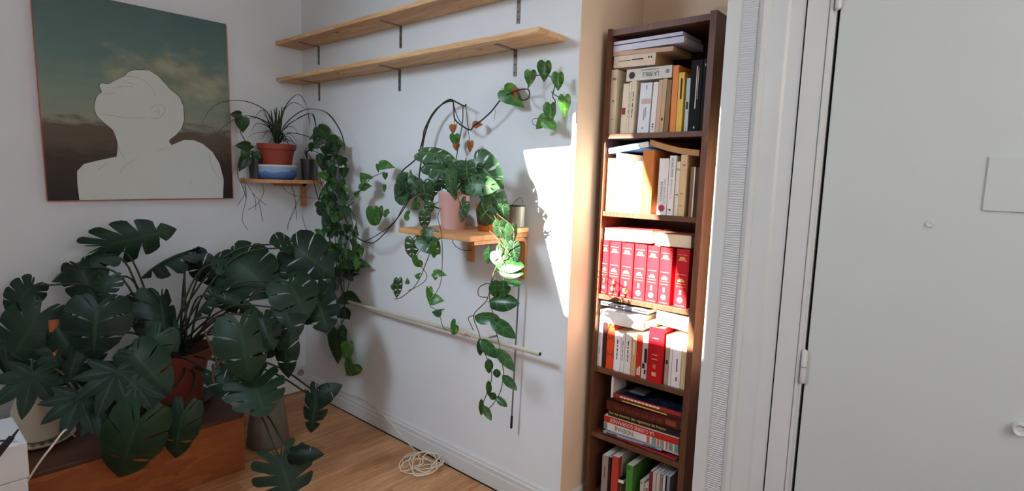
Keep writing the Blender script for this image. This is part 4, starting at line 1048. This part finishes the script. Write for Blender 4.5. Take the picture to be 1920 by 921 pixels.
for i in range(128):
    y = 258+rg.random()**0.9*250
    a0, a1 = envx(y); x = rg.uniform(a0, a1)
    if 300 < y < 380 and x < 600: x += 14
    s_ = rg.uniform(10, 20); ang = rg.gauss(math.pi/2, 0.6)
    e_ = rg.uniform(0.03, 0.13)
    b_ = offB(x, y, e_); t_ = offB(x+s_*math.cos(ang), y+s_*math.sin(ang), e_+rg.uniform(-0.02, 0.03))
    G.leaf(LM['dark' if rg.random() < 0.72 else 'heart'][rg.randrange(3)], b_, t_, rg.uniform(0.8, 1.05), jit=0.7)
for bx_, d, k_ in (((575, 237, 593, 256), 'l', 'dark'), ((596, 238, 616, 258), 'dr', 'dark'), ((612, 257, 635, 279), 'r', 'dark'), ((632, 296, 648, 312), 'd', 'dark'), ((593, 405, 617, 440), 'dl', 'dark'), ((648, 479, 686, 498), 'r', 'heart'), ((640, 545, 667, 566), 'r', 'dark'), ((588, 510, 628, 538), 'l', 'dark'),
                   ((614, 620, 650, 690), 'd', 'dark'), ((640, 645, 665, 683), 'd', 'heart'), ((645, 683, 662, 712), 'dl', 'heart'), ((620, 618, 636, 632), 'l', 'dark'), ((640, 505, 660, 520), 'l', 'dark'), ((626, 492, 645, 505), 'l', 'heart'), ((646, 508, 672, 516), 'r', 'dark'), ((629, 575, 640, 600), 'd', 'heart'), ((640, 580, 655, 598), 'dr', 'dark')):
    box_leaf(G, k_, bx_, d, B_)
for line in ([(584,345),(561,373),(544,410),(539,432)], [(544,339),(553,368),(556,412)], [(528,338),(533,355),(550,366),(561,368),(600,374)], [(546,350),(555,385),(540,420),(538,428)], [(566,404),(575,430),(592,440)], [(586,320),(598,350),(606,365)], [(592,322),(604,356),(612,385)]):
    G.stem([offB(q[0], q[1], 0.05) if q[0] > 575 else offA(q[0], q[1], 0.16) for q in line], 0.0013, M['root'], 'aerial_root', 4)

# ---------------------------------------------------------------- plant shelf
def pot_at(name, label, c, r0, r1, h_, mat, rim=0.004):
    t = thing(name, label, 'plant', c)
    MB().lathe([(r0, 0.0005), (r1, h_-rim*2), (r1+rim*0.4, h_-rim), (r1, h_), (r1-rim, h_), (r1-rim*1.6, h_-0.02), (0.0001, h_-0.02)], c, 36).build('pot', mat, t, True)
    MB().lathe([(r1-rim*1.5, h_-0.016), (0.0001, h_-0.010)], c, 18).build('soil', M['soil'], t, True)
    return t
pkc = Vector((-1.597, 1.493, pz))
pk = pot_at('swiss_cheese_vine', 'holey leaved vine in matte pink pot on the plant shelf', pkc, 0.046, 0.062, 0.142, M['pink_pot'])
G = Grower(pk, 5); top = pkc+Vector((0, 0, 0.135))
Yk = lambda x, y: onY(x, y, 1.47)
Yl = lambda x, y: onY(x, y, 1.50)
Yf = lambda x, y: onY(x, y, 1.42)
ADL = [((786, 273, 843, 298), 'r', Yl), ((795, 297, 850, 322), 'r', Yl), ((792, 316, 834, 346), 'l', Yl), ((828, 322, 856, 384), 'd', Yf), ((773, 340, 815, 388), 'd', Yl), ((780, 325, 830, 350), 'l', Yl), ((810, 305, 852, 332), 'r', Yk), ((835, 300, 862, 330), 'd', Yk), ((858, 306, 892, 343), 'd', Yf),
       ((858, 293, 892, 310), 'r', Yk), ((888, 298, 931, 345), 'dr', Yk), ((868, 338, 905, 362), 'r', Yk), ((880, 328, 925, 362), 'r', Yf), ((850, 340, 882, 362), 'l', Yk), ((850, 378, 873, 415), 'dl', Yf), ((818, 330, 846, 358), 'd', Yk), ((800, 345, 826, 372), 'd', Yk), ((838, 312, 872, 346), 'd', Yk), ((862, 318, 880, 350), 'd', Yk), ((893, 308, 915, 332), 'd', Yk)]
for bx_, d, at in ADL: box_leaf(G, 'adan', bx_, d, at, 0.75)
for bx_, d, at in ADL[:18]:
    x_, y_ = (bx_[0]+bx_[2])/2, bx_[1]+3
    e_ = at(x_, y_); G.stem([top, top.lerp(e_, 0.5)+Vector((0, 0, 0.02)), e_], 0.0016, M['stem'], 'petiole', 4, 4)
# vines of the pink pot that run left and over the shelf edge
Wl = lambda x, y: onY(x, y, 1.56)
G.stem([top, Yl(815, 345), Wl(790, 360), Wl(770, 372), Wl(752, 400), Wl(730, 428), Wl(700, 455), Wl(672, 447), Wl(655, 425), Wl(645, 405)], 0.0026, M['stem_dark'], 'vine')
G.stem([Wl(776, 362), Wl(758, 385), Wl(738, 418), Wl(700, 445), Wl(680, 452), Wl(660, 438)], 0.0022, M['stem_dark'], 'vine')
G.stem([Wl(642, 388), Wl(662, 372), Wl(676, 357), Wl(696, 334), Wl(722, 322)], 0.0016, M['stem_dark'], 'vine')
for bx_, d in (((711, 301, 732, 315), 'r'), ((704, 309, 712, 325), 'd'), ((674, 322, 688, 336), 'ul'), ((674, 343, 695, 353), 'r'), ((662, 354, 674, 366), 'l'), ((717, 325, 728, 338), 'd'), ((717, 347, 725, 361), 'd'), ((679, 401, 701, 425), 'dl'), ((701, 390, 720, 421), 'd'), ((720, 393, 730, 404), 'r'), ((750, 397, 766, 411), 'l')):
    box_leaf(G, 'heart', bx_, d, Wl)
for bx_, d in (((728, 330, 756, 358), 'l'), ((745, 328, 776, 352), 'r'), ((730, 350, 760, 378), 'dl'), ((750, 345, 775, 372), 'd'), ((736, 362, 762, 380), 'l'), ((764, 318, 774, 334), 'u'), ((742, 336, 768, 366), 'd'), ((766, 378, 782, 392), 'dl')):
    box_leaf(G, 'adan' if bx_[2]-bx_[0] > 18 else 'heart', bx_, d, Wl)
Ys = lambda x, y: onY(x, y, 1.325)
G.stem([top, Yf(805, 390), Ys(795, 425), Ys(795, 455), Ys(806, 470), Ys(797, 498), Ys(788, 520), Ys(775, 540), Ys(752, 558), Ys(740, 561)], 0.0017, M['stem'], 'vine')
G.stem([Ys(790, 500), Ys(800, 515), Ys(796, 528), Ys(778, 540), Ys(765, 545)], 0.0013, M['stem'], 'vine')
G.stem([top, Yf(822, 400), Ys(828, 440), Ys(829, 500), Ys(825, 535), Ys(815, 553), Ys(806, 573), Ys(822, 585), Ys(830, 612), Ys(838, 620)], 0.0013, M['stem'], 'vine')
G.stem([Ys(792, 465), Ys(782, 480), Ys(788, 500)], 0.0013, M['stem'], 'vine')
for bx_, d, k_ in (((785, 398, 808, 432), 'd', 'adan'), ((790, 430, 820, 452), 'r', 'adan'), ((759, 447, 788, 486), 'd', 'adan'), ((790, 445, 822, 470), 'dr', 'adan'), ((769, 487, 784, 504), 'dl', 'heart'), ((738, 524, 756, 562), 'd', 'adan'), ((728, 527, 742, 540), 'l', 'heart'), ((797, 541, 811, 572), 'd', 'heart'), ((808, 553, 826, 569), 'r', 'heart'), ((813, 505, 832, 518), 'r', 'heart'), ((812, 516, 822, 527), 'd', 'heart'),
                   ((808, 576, 827, 591), 'l', 'dark'), ((836, 609, 854, 628), 'dl', 'heart'), ((808, 470, 821, 487), 'd', 'heart'), ((776, 512, 786, 522), 'l', 'heart'), ((760, 522, 768, 532), 'u', 'heart'), ((795, 380, 815, 402), 'd', 'adan'), ((805, 455, 820, 475), 'd', 'heart')):
    box_leaf(G, k_, bx_, d, Ys if bx_[1] > 395 else Yf)

oc = Vector((-1.462, 1.545, pz))
og = pot_at('monkey_mask_plant', 'sunlit holey leaved plant in orange clay pot on plant shelf', oc, 0.036, 0.050, 0.105, M['orange_pot'])
G = Grower(og, 6); top = oc+Vector((0, 0, 0.098))
Yr = lambda x, y: onY(x, y, 1.47); Yq = lambda x, y: onY(x, y, 1.32)
OL = [((884, 388, 920, 422), 'dl', Yr, 'adan'), ((915, 350, 951, 398), 'dr', Yr, 'adan'), ((922, 373, 945, 402), 'd', Yr, 'adan'), ((905, 352, 930, 378), 'd', Yr, 'adan'), ((930, 385, 955, 415), 'd', Yr, 'adan'), ((895, 355, 918, 380), 'l', Yr, 'adan'),
      ((924, 415, 950, 448), 'd', Yq, 'adan'), ((946, 422, 972, 462), 'd', Yq, 'adan'), ((935, 428, 958, 452), 'd', Yq, 'adan'), ((907, 464, 924, 497), 'd', Yq, 'hoya'), ((925, 462, 953, 501), 'dl', Yq, 'adan'), ((950, 455, 975, 492), 'd', Yq, 'adan'), ((930, 470, 965, 500), 'dr', Yq, 'adan')]
for bx_, d, at, k_ in OL: box_leaf(G, k_, bx_, d, at, 0.4)
for bx_, d, at, k_ in OL[:6]:
    e_ = at((bx_[0]+bx_[2])/2, bx_[1]+4); G.stem([top, top.lerp(e_, 0.5)+Vector((0, 0, 0.02)), e_], 0.0016, M['stem'], 'petiole', 4, 4)
G.stem([top, Yr(925, 400), Yq(935, 425), Yq(945, 450), Yq(940, 480), Yq(948, 500)], 0.0018, M['stem'], 'vine')
G.stem([top, Yr(915, 425), Yq(925, 440), Yq(945, 462), Yq(958, 480)], 0.0018, M['stem_red'], 'vine')

# wax vine hanging from its own little pot behind
hc = oc+Vector((0.012, -0.012, 0.09))
hy = thing('wax_vine', 'hanging vine of pointed oval leaves dropping below the right end of plant shelf', 'plant', hc)
G = Grower(hy, 7); top = hc
G.stem([top, Yq(960, 425), Yq(955, 445), Yq(930, 500), Yq(922, 530), Yq(914, 560), Yq(905, 572), Yq(888, 592), Yq(898, 625), Yq(906, 655), Yq(920, 690), Yq(921, 715), Yq(912, 740), Yq(904, 760), Yq(903, 775)], 0.0016, M['stem'], 'vine')
G.stem([top, Yq(962, 430), Yq(950, 480), Yq(926, 510), Yq(918, 560), Yq(925, 590), Yq(930, 620), Yq(938, 655), Yq(943, 690), Yq(944, 705), Yq(938, 735), Yq(925, 757), Yq(915, 768)], 0.0016, M['stem'], 'vine')
G.stem([Yq(888, 592), Yq(878, 597), Yq(888, 620)], 0.0014, M['stem_dark'], 'vine')
G.stem([Yq(914, 558), Yq(898, 555), Yq(898, 540), Yq(912, 532), Yq(922, 534)], 0.0016, M['stem'], 'vine')
for bx_, d in (((930, 483, 977, 506), 'r'), ((935, 500, 977, 518), 'r'), ((951, 523, 977, 536), 'r'), ((918, 525, 942, 560), 'd'), ((930, 525, 958, 558), 'd'), ((917, 553, 967, 578), 'r'), ((918, 568, 950, 579), 'r'), ((890, 582, 933, 603), 'r'), ((920, 599, 961, 623), 'dr'), ((894, 635, 906, 671), 'd'), ((901, 636, 930, 668), 'dr'), ((931, 654, 965, 685), 'dr'), ((909, 673, 924, 702), 'd'),
                ((924, 692, 938, 711), 'd'), ((942, 704, 968, 726), 'dr'), ((911, 714, 921, 747), 'd'), ((898, 748, 907, 786), 'd'), ((906, 761, 922, 784), 'dr'), ((931, 744, 949, 760), 'dr'), ((916, 737, 928, 756), 'dl')):
    box_leaf(G, 'hoya', bx_, d, Yq, 0.35, wmul=1.1)

# small grey pot and its long golden vine that climbs over the pots to the upper right
gc = Vector((-1.700, 1.578, pz))
gv = pot_at('golden_pothos', 'bare dark vine looping up the wall to bright heart leaves at upper right', gc, 0.040, 0.042, 0.062, M['grey_pot'])
MB().lathe([(0.0425, 0.052), (0.0445, 0.054), (0.0445, 0.064), (0.0425, 0.066)], gc, 36).build('rim', M['black'], gv, True)
G = Grower(gv, 8); top = gc+Vector((0, 0, 0.055))
Wv = lambda x, y: onY(x, y, 1.595); Wz = lambda x, y: onY(x, y, 1.612)
MAIN = [top, Wv(788, 365), Wv(783, 335), Wv(772, 315), Wv(757, 322)]
G.stem([top, Wv(800, 380), Wv(786, 345), Wv(790, 300), Wv(795, 260), Wv(806, 225), Wv(824, 200), Wv(842, 187), Wv(856, 192), Wv(870, 199), Wv(874, 196)], 0.0034, M['stem_dark'], 'vine')
G.stem([Wv(752, 330), Wv(757, 318), Wv(782, 295), Wv(793, 260), Wv(796, 243), Wv(812, 212), Wv(830, 195), Wv(848, 190), Wv(851, 205), Wv(853, 224), Wv(868, 237), Wv(882, 244), Wv(888, 236), Wv(905, 224), Wv(922, 208), Wv(936, 190), Wv(946, 180)], 0.0032, M['stem_dark'], 'vine')
G.stem([Wv(868, 200), Wv(867, 230), Wv(860, 270), Wv(855, 300), onY(850, 328, 1.52)], 0.002, M['stem_dark'], 'vine')
G.stem([Wv(850, 195), Wv(858, 220), Wv(866, 232)], 0.0018, M['stem_dark'], 'vine')
G.stem([Wv(946, 180), Wv(968, 170), Wv(990, 168), Wv(992, 182), Wv(982, 188), Wv(974, 184), Wv(970, 172)], 0.0026, M['stem_dark'], 'vine')
G.stem([Wv(990, 168), Wv(992, 155), Wv(1005, 142), Wv(1026, 142), Wv(1034, 146), Wv(1040, 160), Wv(1036, 180), Wv(1041, 190), Wv(1038, 208)], 0.002, M['stem'], 'vine')
G.stem([Wv(1034, 172), Wv(1040, 178), Wv(1050, 183)], 0.0016, M['stem'], 'vine')
G.stem([Wv(944, 182), Wv(947, 192)], 0.0022, M['stem_dark'], 'vine')
G.stem([Wv(1008, 222), Wv(999, 224), Wv(999, 232), Wv(1005, 236)], 0.0012, M['stem'], 'tendril', 4)
G.stem([Wz(929, 205), Wz(928, 215), Wz(926, 228)], 0.0009, M['root'], 'tendril', 4)
G.stem([Wz(852, 212), Wz(852, 236)], 0.0012, M['stem'], 'petiole', 4); G.stem([Wz(878, 244), Wz(881, 268)], 0.0012, M['stem_red'], 'petiole', 4)
G.stem([Wz(873, 197), Wz(876, 225), Wz(879, 243)], 0.0012, M['root'], 'tendril', 4)
for bx_, d, k_ in (((982, 134, 1008, 163), 'd', 'heart'), ((1007, 117, 1037, 152), 'd', 'heart'), ((1034, 138, 1060, 170), 'd', 'heart'), ((1046, 181, 1071, 219), 'd', 'heart'), ((1019, 196, 1046, 234), 'd', 'heart'), ((1002, 221, 1022, 243), 'dl', 'heart'), ((1024, 223, 1043, 243), 'dr', 'heart'),
                   ((945, 168, 976, 193), 'dr', 'heart'), ((957, 166, 972, 184), 'd', 'dead'), ((844, 235, 860, 253), 'd', 'dead'), ((842, 253, 863, 276), 'd', 'heart'), ((848, 270, 862, 283), 'd', 'dead'), ((874, 266, 888, 288), 'd', 'dead'), ((888, 222, 902, 236), 'r', 'dead')):
    box_leaf(G, k_, bx_, d, Wv, 0.4)

# glass jar on a wooden block
jc = Vector((onY(969, 416, 1.61).x, 1.61, pz))
blk = thing('wood_block', 'small pale wooden block under the glass jar on the plant shelf', 'block', jc)
MB().bevbox((jc.x-0.055, jc.y-0.038, pz+0.0003), (jc.x+0.03, jc.y+0.038, pz+0.018), 0.002).build('block', M['pine'], blk)
jar = thing('glass_jar', 'cloudy grey glass jar at right end of the plant shelf', 'jar', jc+Vector((0, 0, 0.018)))
j0 = jc+Vector((0, 0, 0.0185))
MB().lathe([(0.026, 0), (0.029, 0.004), (0.029, 0.082), (0.027, 0.083), (0.027, 0.006), (0.0001, 0.005)], j0, 28).build('glass', glass('cloudy glass', (166, 164, 150), 0.12, 0.82), jar, True)
MB().lathe([(0.0295, 0.079), (0.0300, 0.081), (0.0295, 0.0835), (0.0275, 0.0835)], j0, 28).build('rim', M['black'], jar, True)
b_ = MB().tube(spline([j0+Vector((-0.028, 0, 0.082)), j0+Vector((-0.01, 0, 0.10)), j0+Vector((0.018, 0, 0.112)), j0+Vector((0.028, 0, 0.082))], 4), 0.0009, 5); b_.build('wire_handle', M['black'], jar, True)
rc = onY(957, 413, 1.555)
rng_ = thing('white_ring', 'small white ring leaning beside the glass jar', 'ring', Vector((rc.x, rc.y, pz)))
MB().tube([Vector((rc.x+0.013*math.cos(a), 1.555, pz+0.0148+0.013*math.sin(a))) for a in [i*2*math.pi/20 for i in range(21)]], 0.0022, 6, False).build('ring', M['white_plastic'], rng_, True)

# ---------------------------------------------------------------- wooden chest, pots and floor things at lower left
CX0, CX1, CY0, CY1, CZ = -2.99, -2.378, -0.25, 1.007, 0.257
ch = thing('wooden_chest', 'low orange brown plywood chest with dark lid under the big plants', 'chest', ((CX0+CX1)/2, (CY0+CY1)/2, 0))
MB().bevbox((CX1-0.016, CY0, 0.0), (CX1, CY1, CZ-0.018), 0.002).build('front_panel', M['chest'], ch)
MB().bevbox((CX0, CY1-0.016, 0.0), (CX1-0.016, CY1, CZ-0.018), 0.002).build('end_panel', M['chest'], ch)
MB().box((CX0, CY0, 0.0), (CX1-0.016, CY0+0.016, CZ-0.018)).build('end_panel', M['chest'], ch)
MB().box((CX0, CY0+0.016, 0.0), (CX0+0.016, CY1-0.016, CZ-0.018)).build('rear_panel', M['chest'], ch)
MB().bevbox((CX0, CY0, CZ-0.018), (CX1+0.001, CY1+0.001, CZ), 0.003).build('lid', M['chest_top'], ch)
cc = Vector((-2.700, 0.840, CZ))
sau = thing('plant_saucer', 'dark saucer beneath the large terracotta pot on the chest', 'saucer', cc)
MB().lathe([(0.13, 0.0005), (0.155, 0.022), (0.150, 0.022), (0.128, 0.006), (0.0001, 0.006)], cc, 32).build('dish', M['black_pot'], sau, True)
mo = thing('monstera', 'huge dark green monstera in terracotta pot on the wooden chest', 'plant', cc+Vector((0, 0, 0.007)))
m0 = cc+Vector((0, 0, 0.0075))
MB().lathe([(0.108, 0), (0.116, 0.05), (0.142, 0.195), (0.158, 0.197), (0.163, 0.245), (0.156, 0.247), (0.150, 0.215), (0.0001, 0.213)], m0, 40).build('pot', M['terracotta'], mo, True)
MB().lathe([(0.151, 0.218), (0.08, 0.226), (0.0001, 0.23)], m0, 24).build('soil', M['soil'], mo, True)
G = Grower(mo, 31); soil = m0+Vector((0, 0, 0.225))
ML = [ # base px, tip px, depth base, depth tip, width, roll, variant
 ((190,462),(324,430),2.36,2.42,0.62,0.5,3), ((192,478),(84,508),2.34,2.24,0.75,0.6,1), ((150,500),(178,560),2.28,2.22,0.9,0.2,0), ((62,535),(18,580),2.14,2.06,1.0,-0.3,0), ((75,588),(2,692),2.06,1.94,0.95,0.0,0),
 ((184,572),(168,656),2.02,1.94,1.25,0.0,2), ((205,520),(190,556),2.2,2.16,1.3,0.3,3), ((262,556),(280,604),2.3,2.22,0.9,0.2,2), ((300,560),(322,650),2.22,2.12,0.75,-0.4,1), ((345,474),(250,502),2.46,2.4,0.62,0.7,1), ((362,486),(396,532),2.52,2.48,0.85,0.7,2),
 ((436,484),(500,536),2.5,2.4,1.05,0.1,0), ((432,492),(400,480),2.5,2.46,2.0,0.2,2), ((551,462),(606,500),2.58,2.5,1.1,0.2,2), ((545,455),(520,443),2.58,2.5,1.5,0.4,2), ((541,528),(572,576),2.42,2.34,1.25,0.0,2), ((525,500),(508,526),2.55,2.5,1.4,0.1,2), ((588,545),(618,614),2.48,2.4,0.95,-0.2,1),
 ((535,578),(548,622),2.38,2.3,1.1,0.1,2), ((449,606),(464,694),2.2,2.1,1.0,0.05,2), ((490,598),(508,650),2.24,2.18,0.8,0.3,1), ((536,630),(530,704),2.32,2.26,0.62,0.2,2), ((400,555),(356,590),2.44,2.4,0.6,0.5,1), ((398,556),(458,588),2.44,2.38,0.45,0.8,2),
 ((471,708),(498,772),2.24,2.14,1.25,0.0,3), ((596,738),(580,815),2.28,2.24,0.62,0.1,1), ((592,748),(622,725),2.28,2.24,0.8,0.2,2), ((524,858),(552,948),2.08,2.02,1.15,0.0,3), ((545,852),(582,848),2.08,2.02,0.6,0.3,2), ((262,786),(206,912),1.92,1.86,0.90,0.0,2), ((345,770),(318,862),2.06,2.0,0.75,0.2,2),
 ((300,625),(250,690),2.12,2.04,0.9,0.2,2), ((270,640),(212,668),2.1,2.02,0.7,0.2,1), ((400,700),(440,742),2.22,2.16,0.7,0.2,2), ((282,600),(318,640),2.2,2.14,0.9,0.2,2), ((468,645),(525,640),2.3,2.24,0.7,0.4,1), ((500,720),(470,772),2.3,2.24,0.7,0.4,1),
 ((95,600),(130,655),2.08,2.02,0.75,0.3,1), ((580,560),(520,600),2.5,2.44,0.7,0.3,1), ((230,700),(280,760),2.0,1.95,0.8,0.2,2), ((150,650),(120,720),2.0,1.94,0.7,0.2,1), ((250,660),(300,720),2.04,1.98,0.9,0.2,2)]
for bp, tp, wb__, wt__, wd_, rl, va in ML:
    b_ = P(*bp, wb__); t_ = P(*tp, wt__)
    if b_.x < WA+0.05: b_ = offA(*bp, 0.05)
    if t_.x < WA+0.06: t_ = offA(*tp, 0.06)
    nrm = (EYE-b_).normalized()*1.0+Vector((0, 0, 0.45))
    G.leaf(LM['monst'][va], b_, t_, wd_*0.92, roll=rl, normal=nrm, jit=0.12)
    st = soil+Vector((G.rng.uniform(-0.06, 0.06), G.rng.uniform(-0.06, 0.06), 0))
    mid_ = st.lerp(b_, 0.5); mid_.z = max(st.z, b_.z)*0.65+mid_.z*0.35+0.02
    if b_.z < 0.45: mid_ = st.lerp(b_, 0.55)+CF*0.16; mid_.z = max(mid_.z, 0.33)
    G.stem([st, mid_, b_], 0.0050, M['stem_monstera'], 'petiole', 6, 6, 0.0034)
for line, w_ in (([(425,660),(415,675),(400,700),(402,720)], 2.2), ([(383,620),(395,650),(412,690)], 2.24)):
    G.stem([P(*q, w_) for q in line], 0.004, M['stem_red'], 'aerial_root', 5)

vc = onZ(70, 825, CZ); vc = Vector((-2.66, 0.365, CZ))
fa = thing('fatsia', 'dark palmate leaved plant in round cream pot at lower left', 'plant', vc)
MB().lathe([(0.045, 0.012), (0.062, 0.02), (0.079, 0.065), (0.077, 0.13), (0.060, 0.18), (0.054, 0.196), (0.049, 0.196), (0.054, 0.176), (0.0001, 0.17)], vc, 36).build('pot', M['cream'], fa, True)
MB().lathe([(0.052, 0.178), (0.0001, 0.182)], vc, 18).build('soil', M['soil'], fa, True)
G = Grower(fa, 41); s0 = vc+Vector((0, 0, 0.18))
for c_, t_, w1, w2, wd_, v_ in (((218,698),(212,785),1.98,1.90,1.0,0), ((150,744),(146,822),1.95,1.87,1.0,0), ((60,704),(40,788),1.96,1.88,0.95,1), ((160,690),(180,742),2.05,1.98,1.0,1), ((255,720),(272,785),2.0,1.94,0.8,0), ((110,660),(80,720),2.06,2.0,0.9,1), ((180,760),(215,820),1.97,1.92,0.75,0), ((8,640),(18,700),2.0,1.95,0.6,1)):
    b_ = P(*c_, w1); e_ = P(*t_, w2)
    G.leaf(LM['palm'][v_], b_, e_, wd_, normal=(EYE-b_).normalized()+Vector((0, 0, 0.5)), jit=0.1)
    G.stem([s0, s0.lerp(b_, 0.5)+Vector((0, 0, 0.10)), b_], 0.0035, M['stem'], 'petiole', 5, 5)
G.stem([s0-Vector((0, 0, 0.02)), s0+Vector((0, 0, 0.12))], 0.007, M['stem_red'], 'trunk', 6)
a_, b_ = P(110, 722, 2.06), P(101, 600, 2.08)
MB().tube([a_, b_], 0.0185, 10).build('support_stake', plain('orange brown wooden stake', (168, 92, 54), 0.7), fa, True)
q = P(84, 654, 2.1)
MB().lathe([(0.0001, -0.024), (0.016, -0.02), (0.026, 0.0), (0.018, 0.02), (0.007, 0.03), (0.006, 0.07)], q, 20).build('watering_globe', glass('clear glass', (150, 150, 146), 0.03, 0.3), fa, True)
MB().tube([q+Vector((0, 0, -0.024)), q+Vector((0.03, 0.01, -0.16))], 0.003, 6).build('globe_spike', M['white_plastic'], fa, True)
sc2 = thing('pot_saucer', 'shallow cream saucer with pebbles under the round cream pot', 'saucer', vc)
MB().lathe([(0.060, 0.0005), (0.105, 0.010), (0.112, 0.018), (0.106, 0.018), (0.06, 0.009), (0.0001, 0.009)], vc, 36).build('saucer', M['cream'], sc2, True)
peb = random.Random(9)
for k in range(9):
    a = -0.9+k*0.28
    c = vc+Vector((0.092*math.cos(a), 0.092*math.sin(a), 0.0215))
    b_ = MB(); bm = bmesh.new(); bmesh.ops.create_icosphere(bm, subdivisions=1, radius=0.009)
    bm.verts.index_update()
    b_.add([Vector((v.co.x*peb.uniform(.9, 1.3), v.co.y, v.co.z*0.7))+c for v in bm.verts], [tuple(v.index for v in f.verts) for f in bm.faces]); bm.free()
    b_.build('pebble', plain('pebble %d' % k, peb.choice([(92, 74, 58), (120, 100, 80), (70, 58, 48)]), 0.6), sc2, True)

tag(MB().tube(spline([vc+Vector((0.10, 0.09, 0.02)), P(124, 806, 1.88), P(100, 834, 1.84), P(72, 870, 1.82), P(40, 921, 1.80), P(20, 960, 1.8), Vector((-2.2, 0.15, 0.004))], 6), 0.0034, 6).build('power_cable', M['cable'], None, True), 'off white cable sagging diagonally in front of the chest', 'cable')
# white box on a dark stool at the left edge
e_ = onX(34, 884, -2.30)
bz = e_.z
stl = thing('low_stool', 'dark wooden stool under the white box at left picture edge', 'stool', (-2.25, e_.y-0.2, 0))
MB().bevbox((-2.37, e_.y-0.42, bz-0.03), (-2.10, e_.y+0.006, bz-0.001), 0.003).build('seat', M['chest_top'], stl)
for dx_ in (-2.35, -2.12):
    for dy_ in (e_.y-0.40, e_.y-0.02):
        MB().box((dx_-0.014, dy_-0.014, 0.0), (dx_+0.014, dy_+0.014, bz-0.03)).build('leg', M['chest_top'], stl)
zt_ = onX(34, 790, -2.30).z
wbx = thing('white_box', 'pale plastic box cut by the left picture edge', 'box', (-2.25, e_.y-0.2, bz))
zl = onX(33, 856, -2.30).z
MB().bevbox((-2.355, e_.y-0.40, bz), (-2.115, e_.y, zl-0.001), 0.004).build('base', M['white_plastic'], wbx)
MB().bevbox((-2.36, e_.y-0.405, zl+0.001), (-2.11, e_.y+0.004, zt_), 0.006).build('lid', M['white_plastic'], wbx)
k0, k1 = onX(-14, 862, -2.09), onX(34, 806, -2.09)
k2 = k0.lerp(k1, 0.75)
plug = thing('black_plug', 'black plug on a lead lying slanted against the white box', 'plug', k2)
MB().tube([k0, k0.lerp(k2, 0.2), k2], [0.006, 0.011, 0.008], 8).build('body', M['black'], plug, True)
MB().tube([k2, k1, Vector((-2.14, k1.y-0.01, zt_+0.004)), Vector((-2.2, k1.y-0.1, zt_+0.004))], 0.0028, 6).build('lead', M['black'], plug, True)

# grey glass vase on the floor between chest and skirting
gz = Vector((-2.545, 1.19, 0.0))
gvz = thing('glass_vase', 'tall smoky grey glass vase standing on the floor beside the chest', 'vase', gz)
MB().lathe([(0.092, 0.001), (0.097, 0.006), (0.090, 0.08), (0.078, 0.17), (0.072, 0.23), (0.069, 0.23), (0.074, 0.17), (0.086, 0.08), (0.090, 0.012), (0.0001, 0.010)], gz, 16).build('glass', glass('smoky glass', (128, 116, 104), 0.15, 0.62), gvz, False)
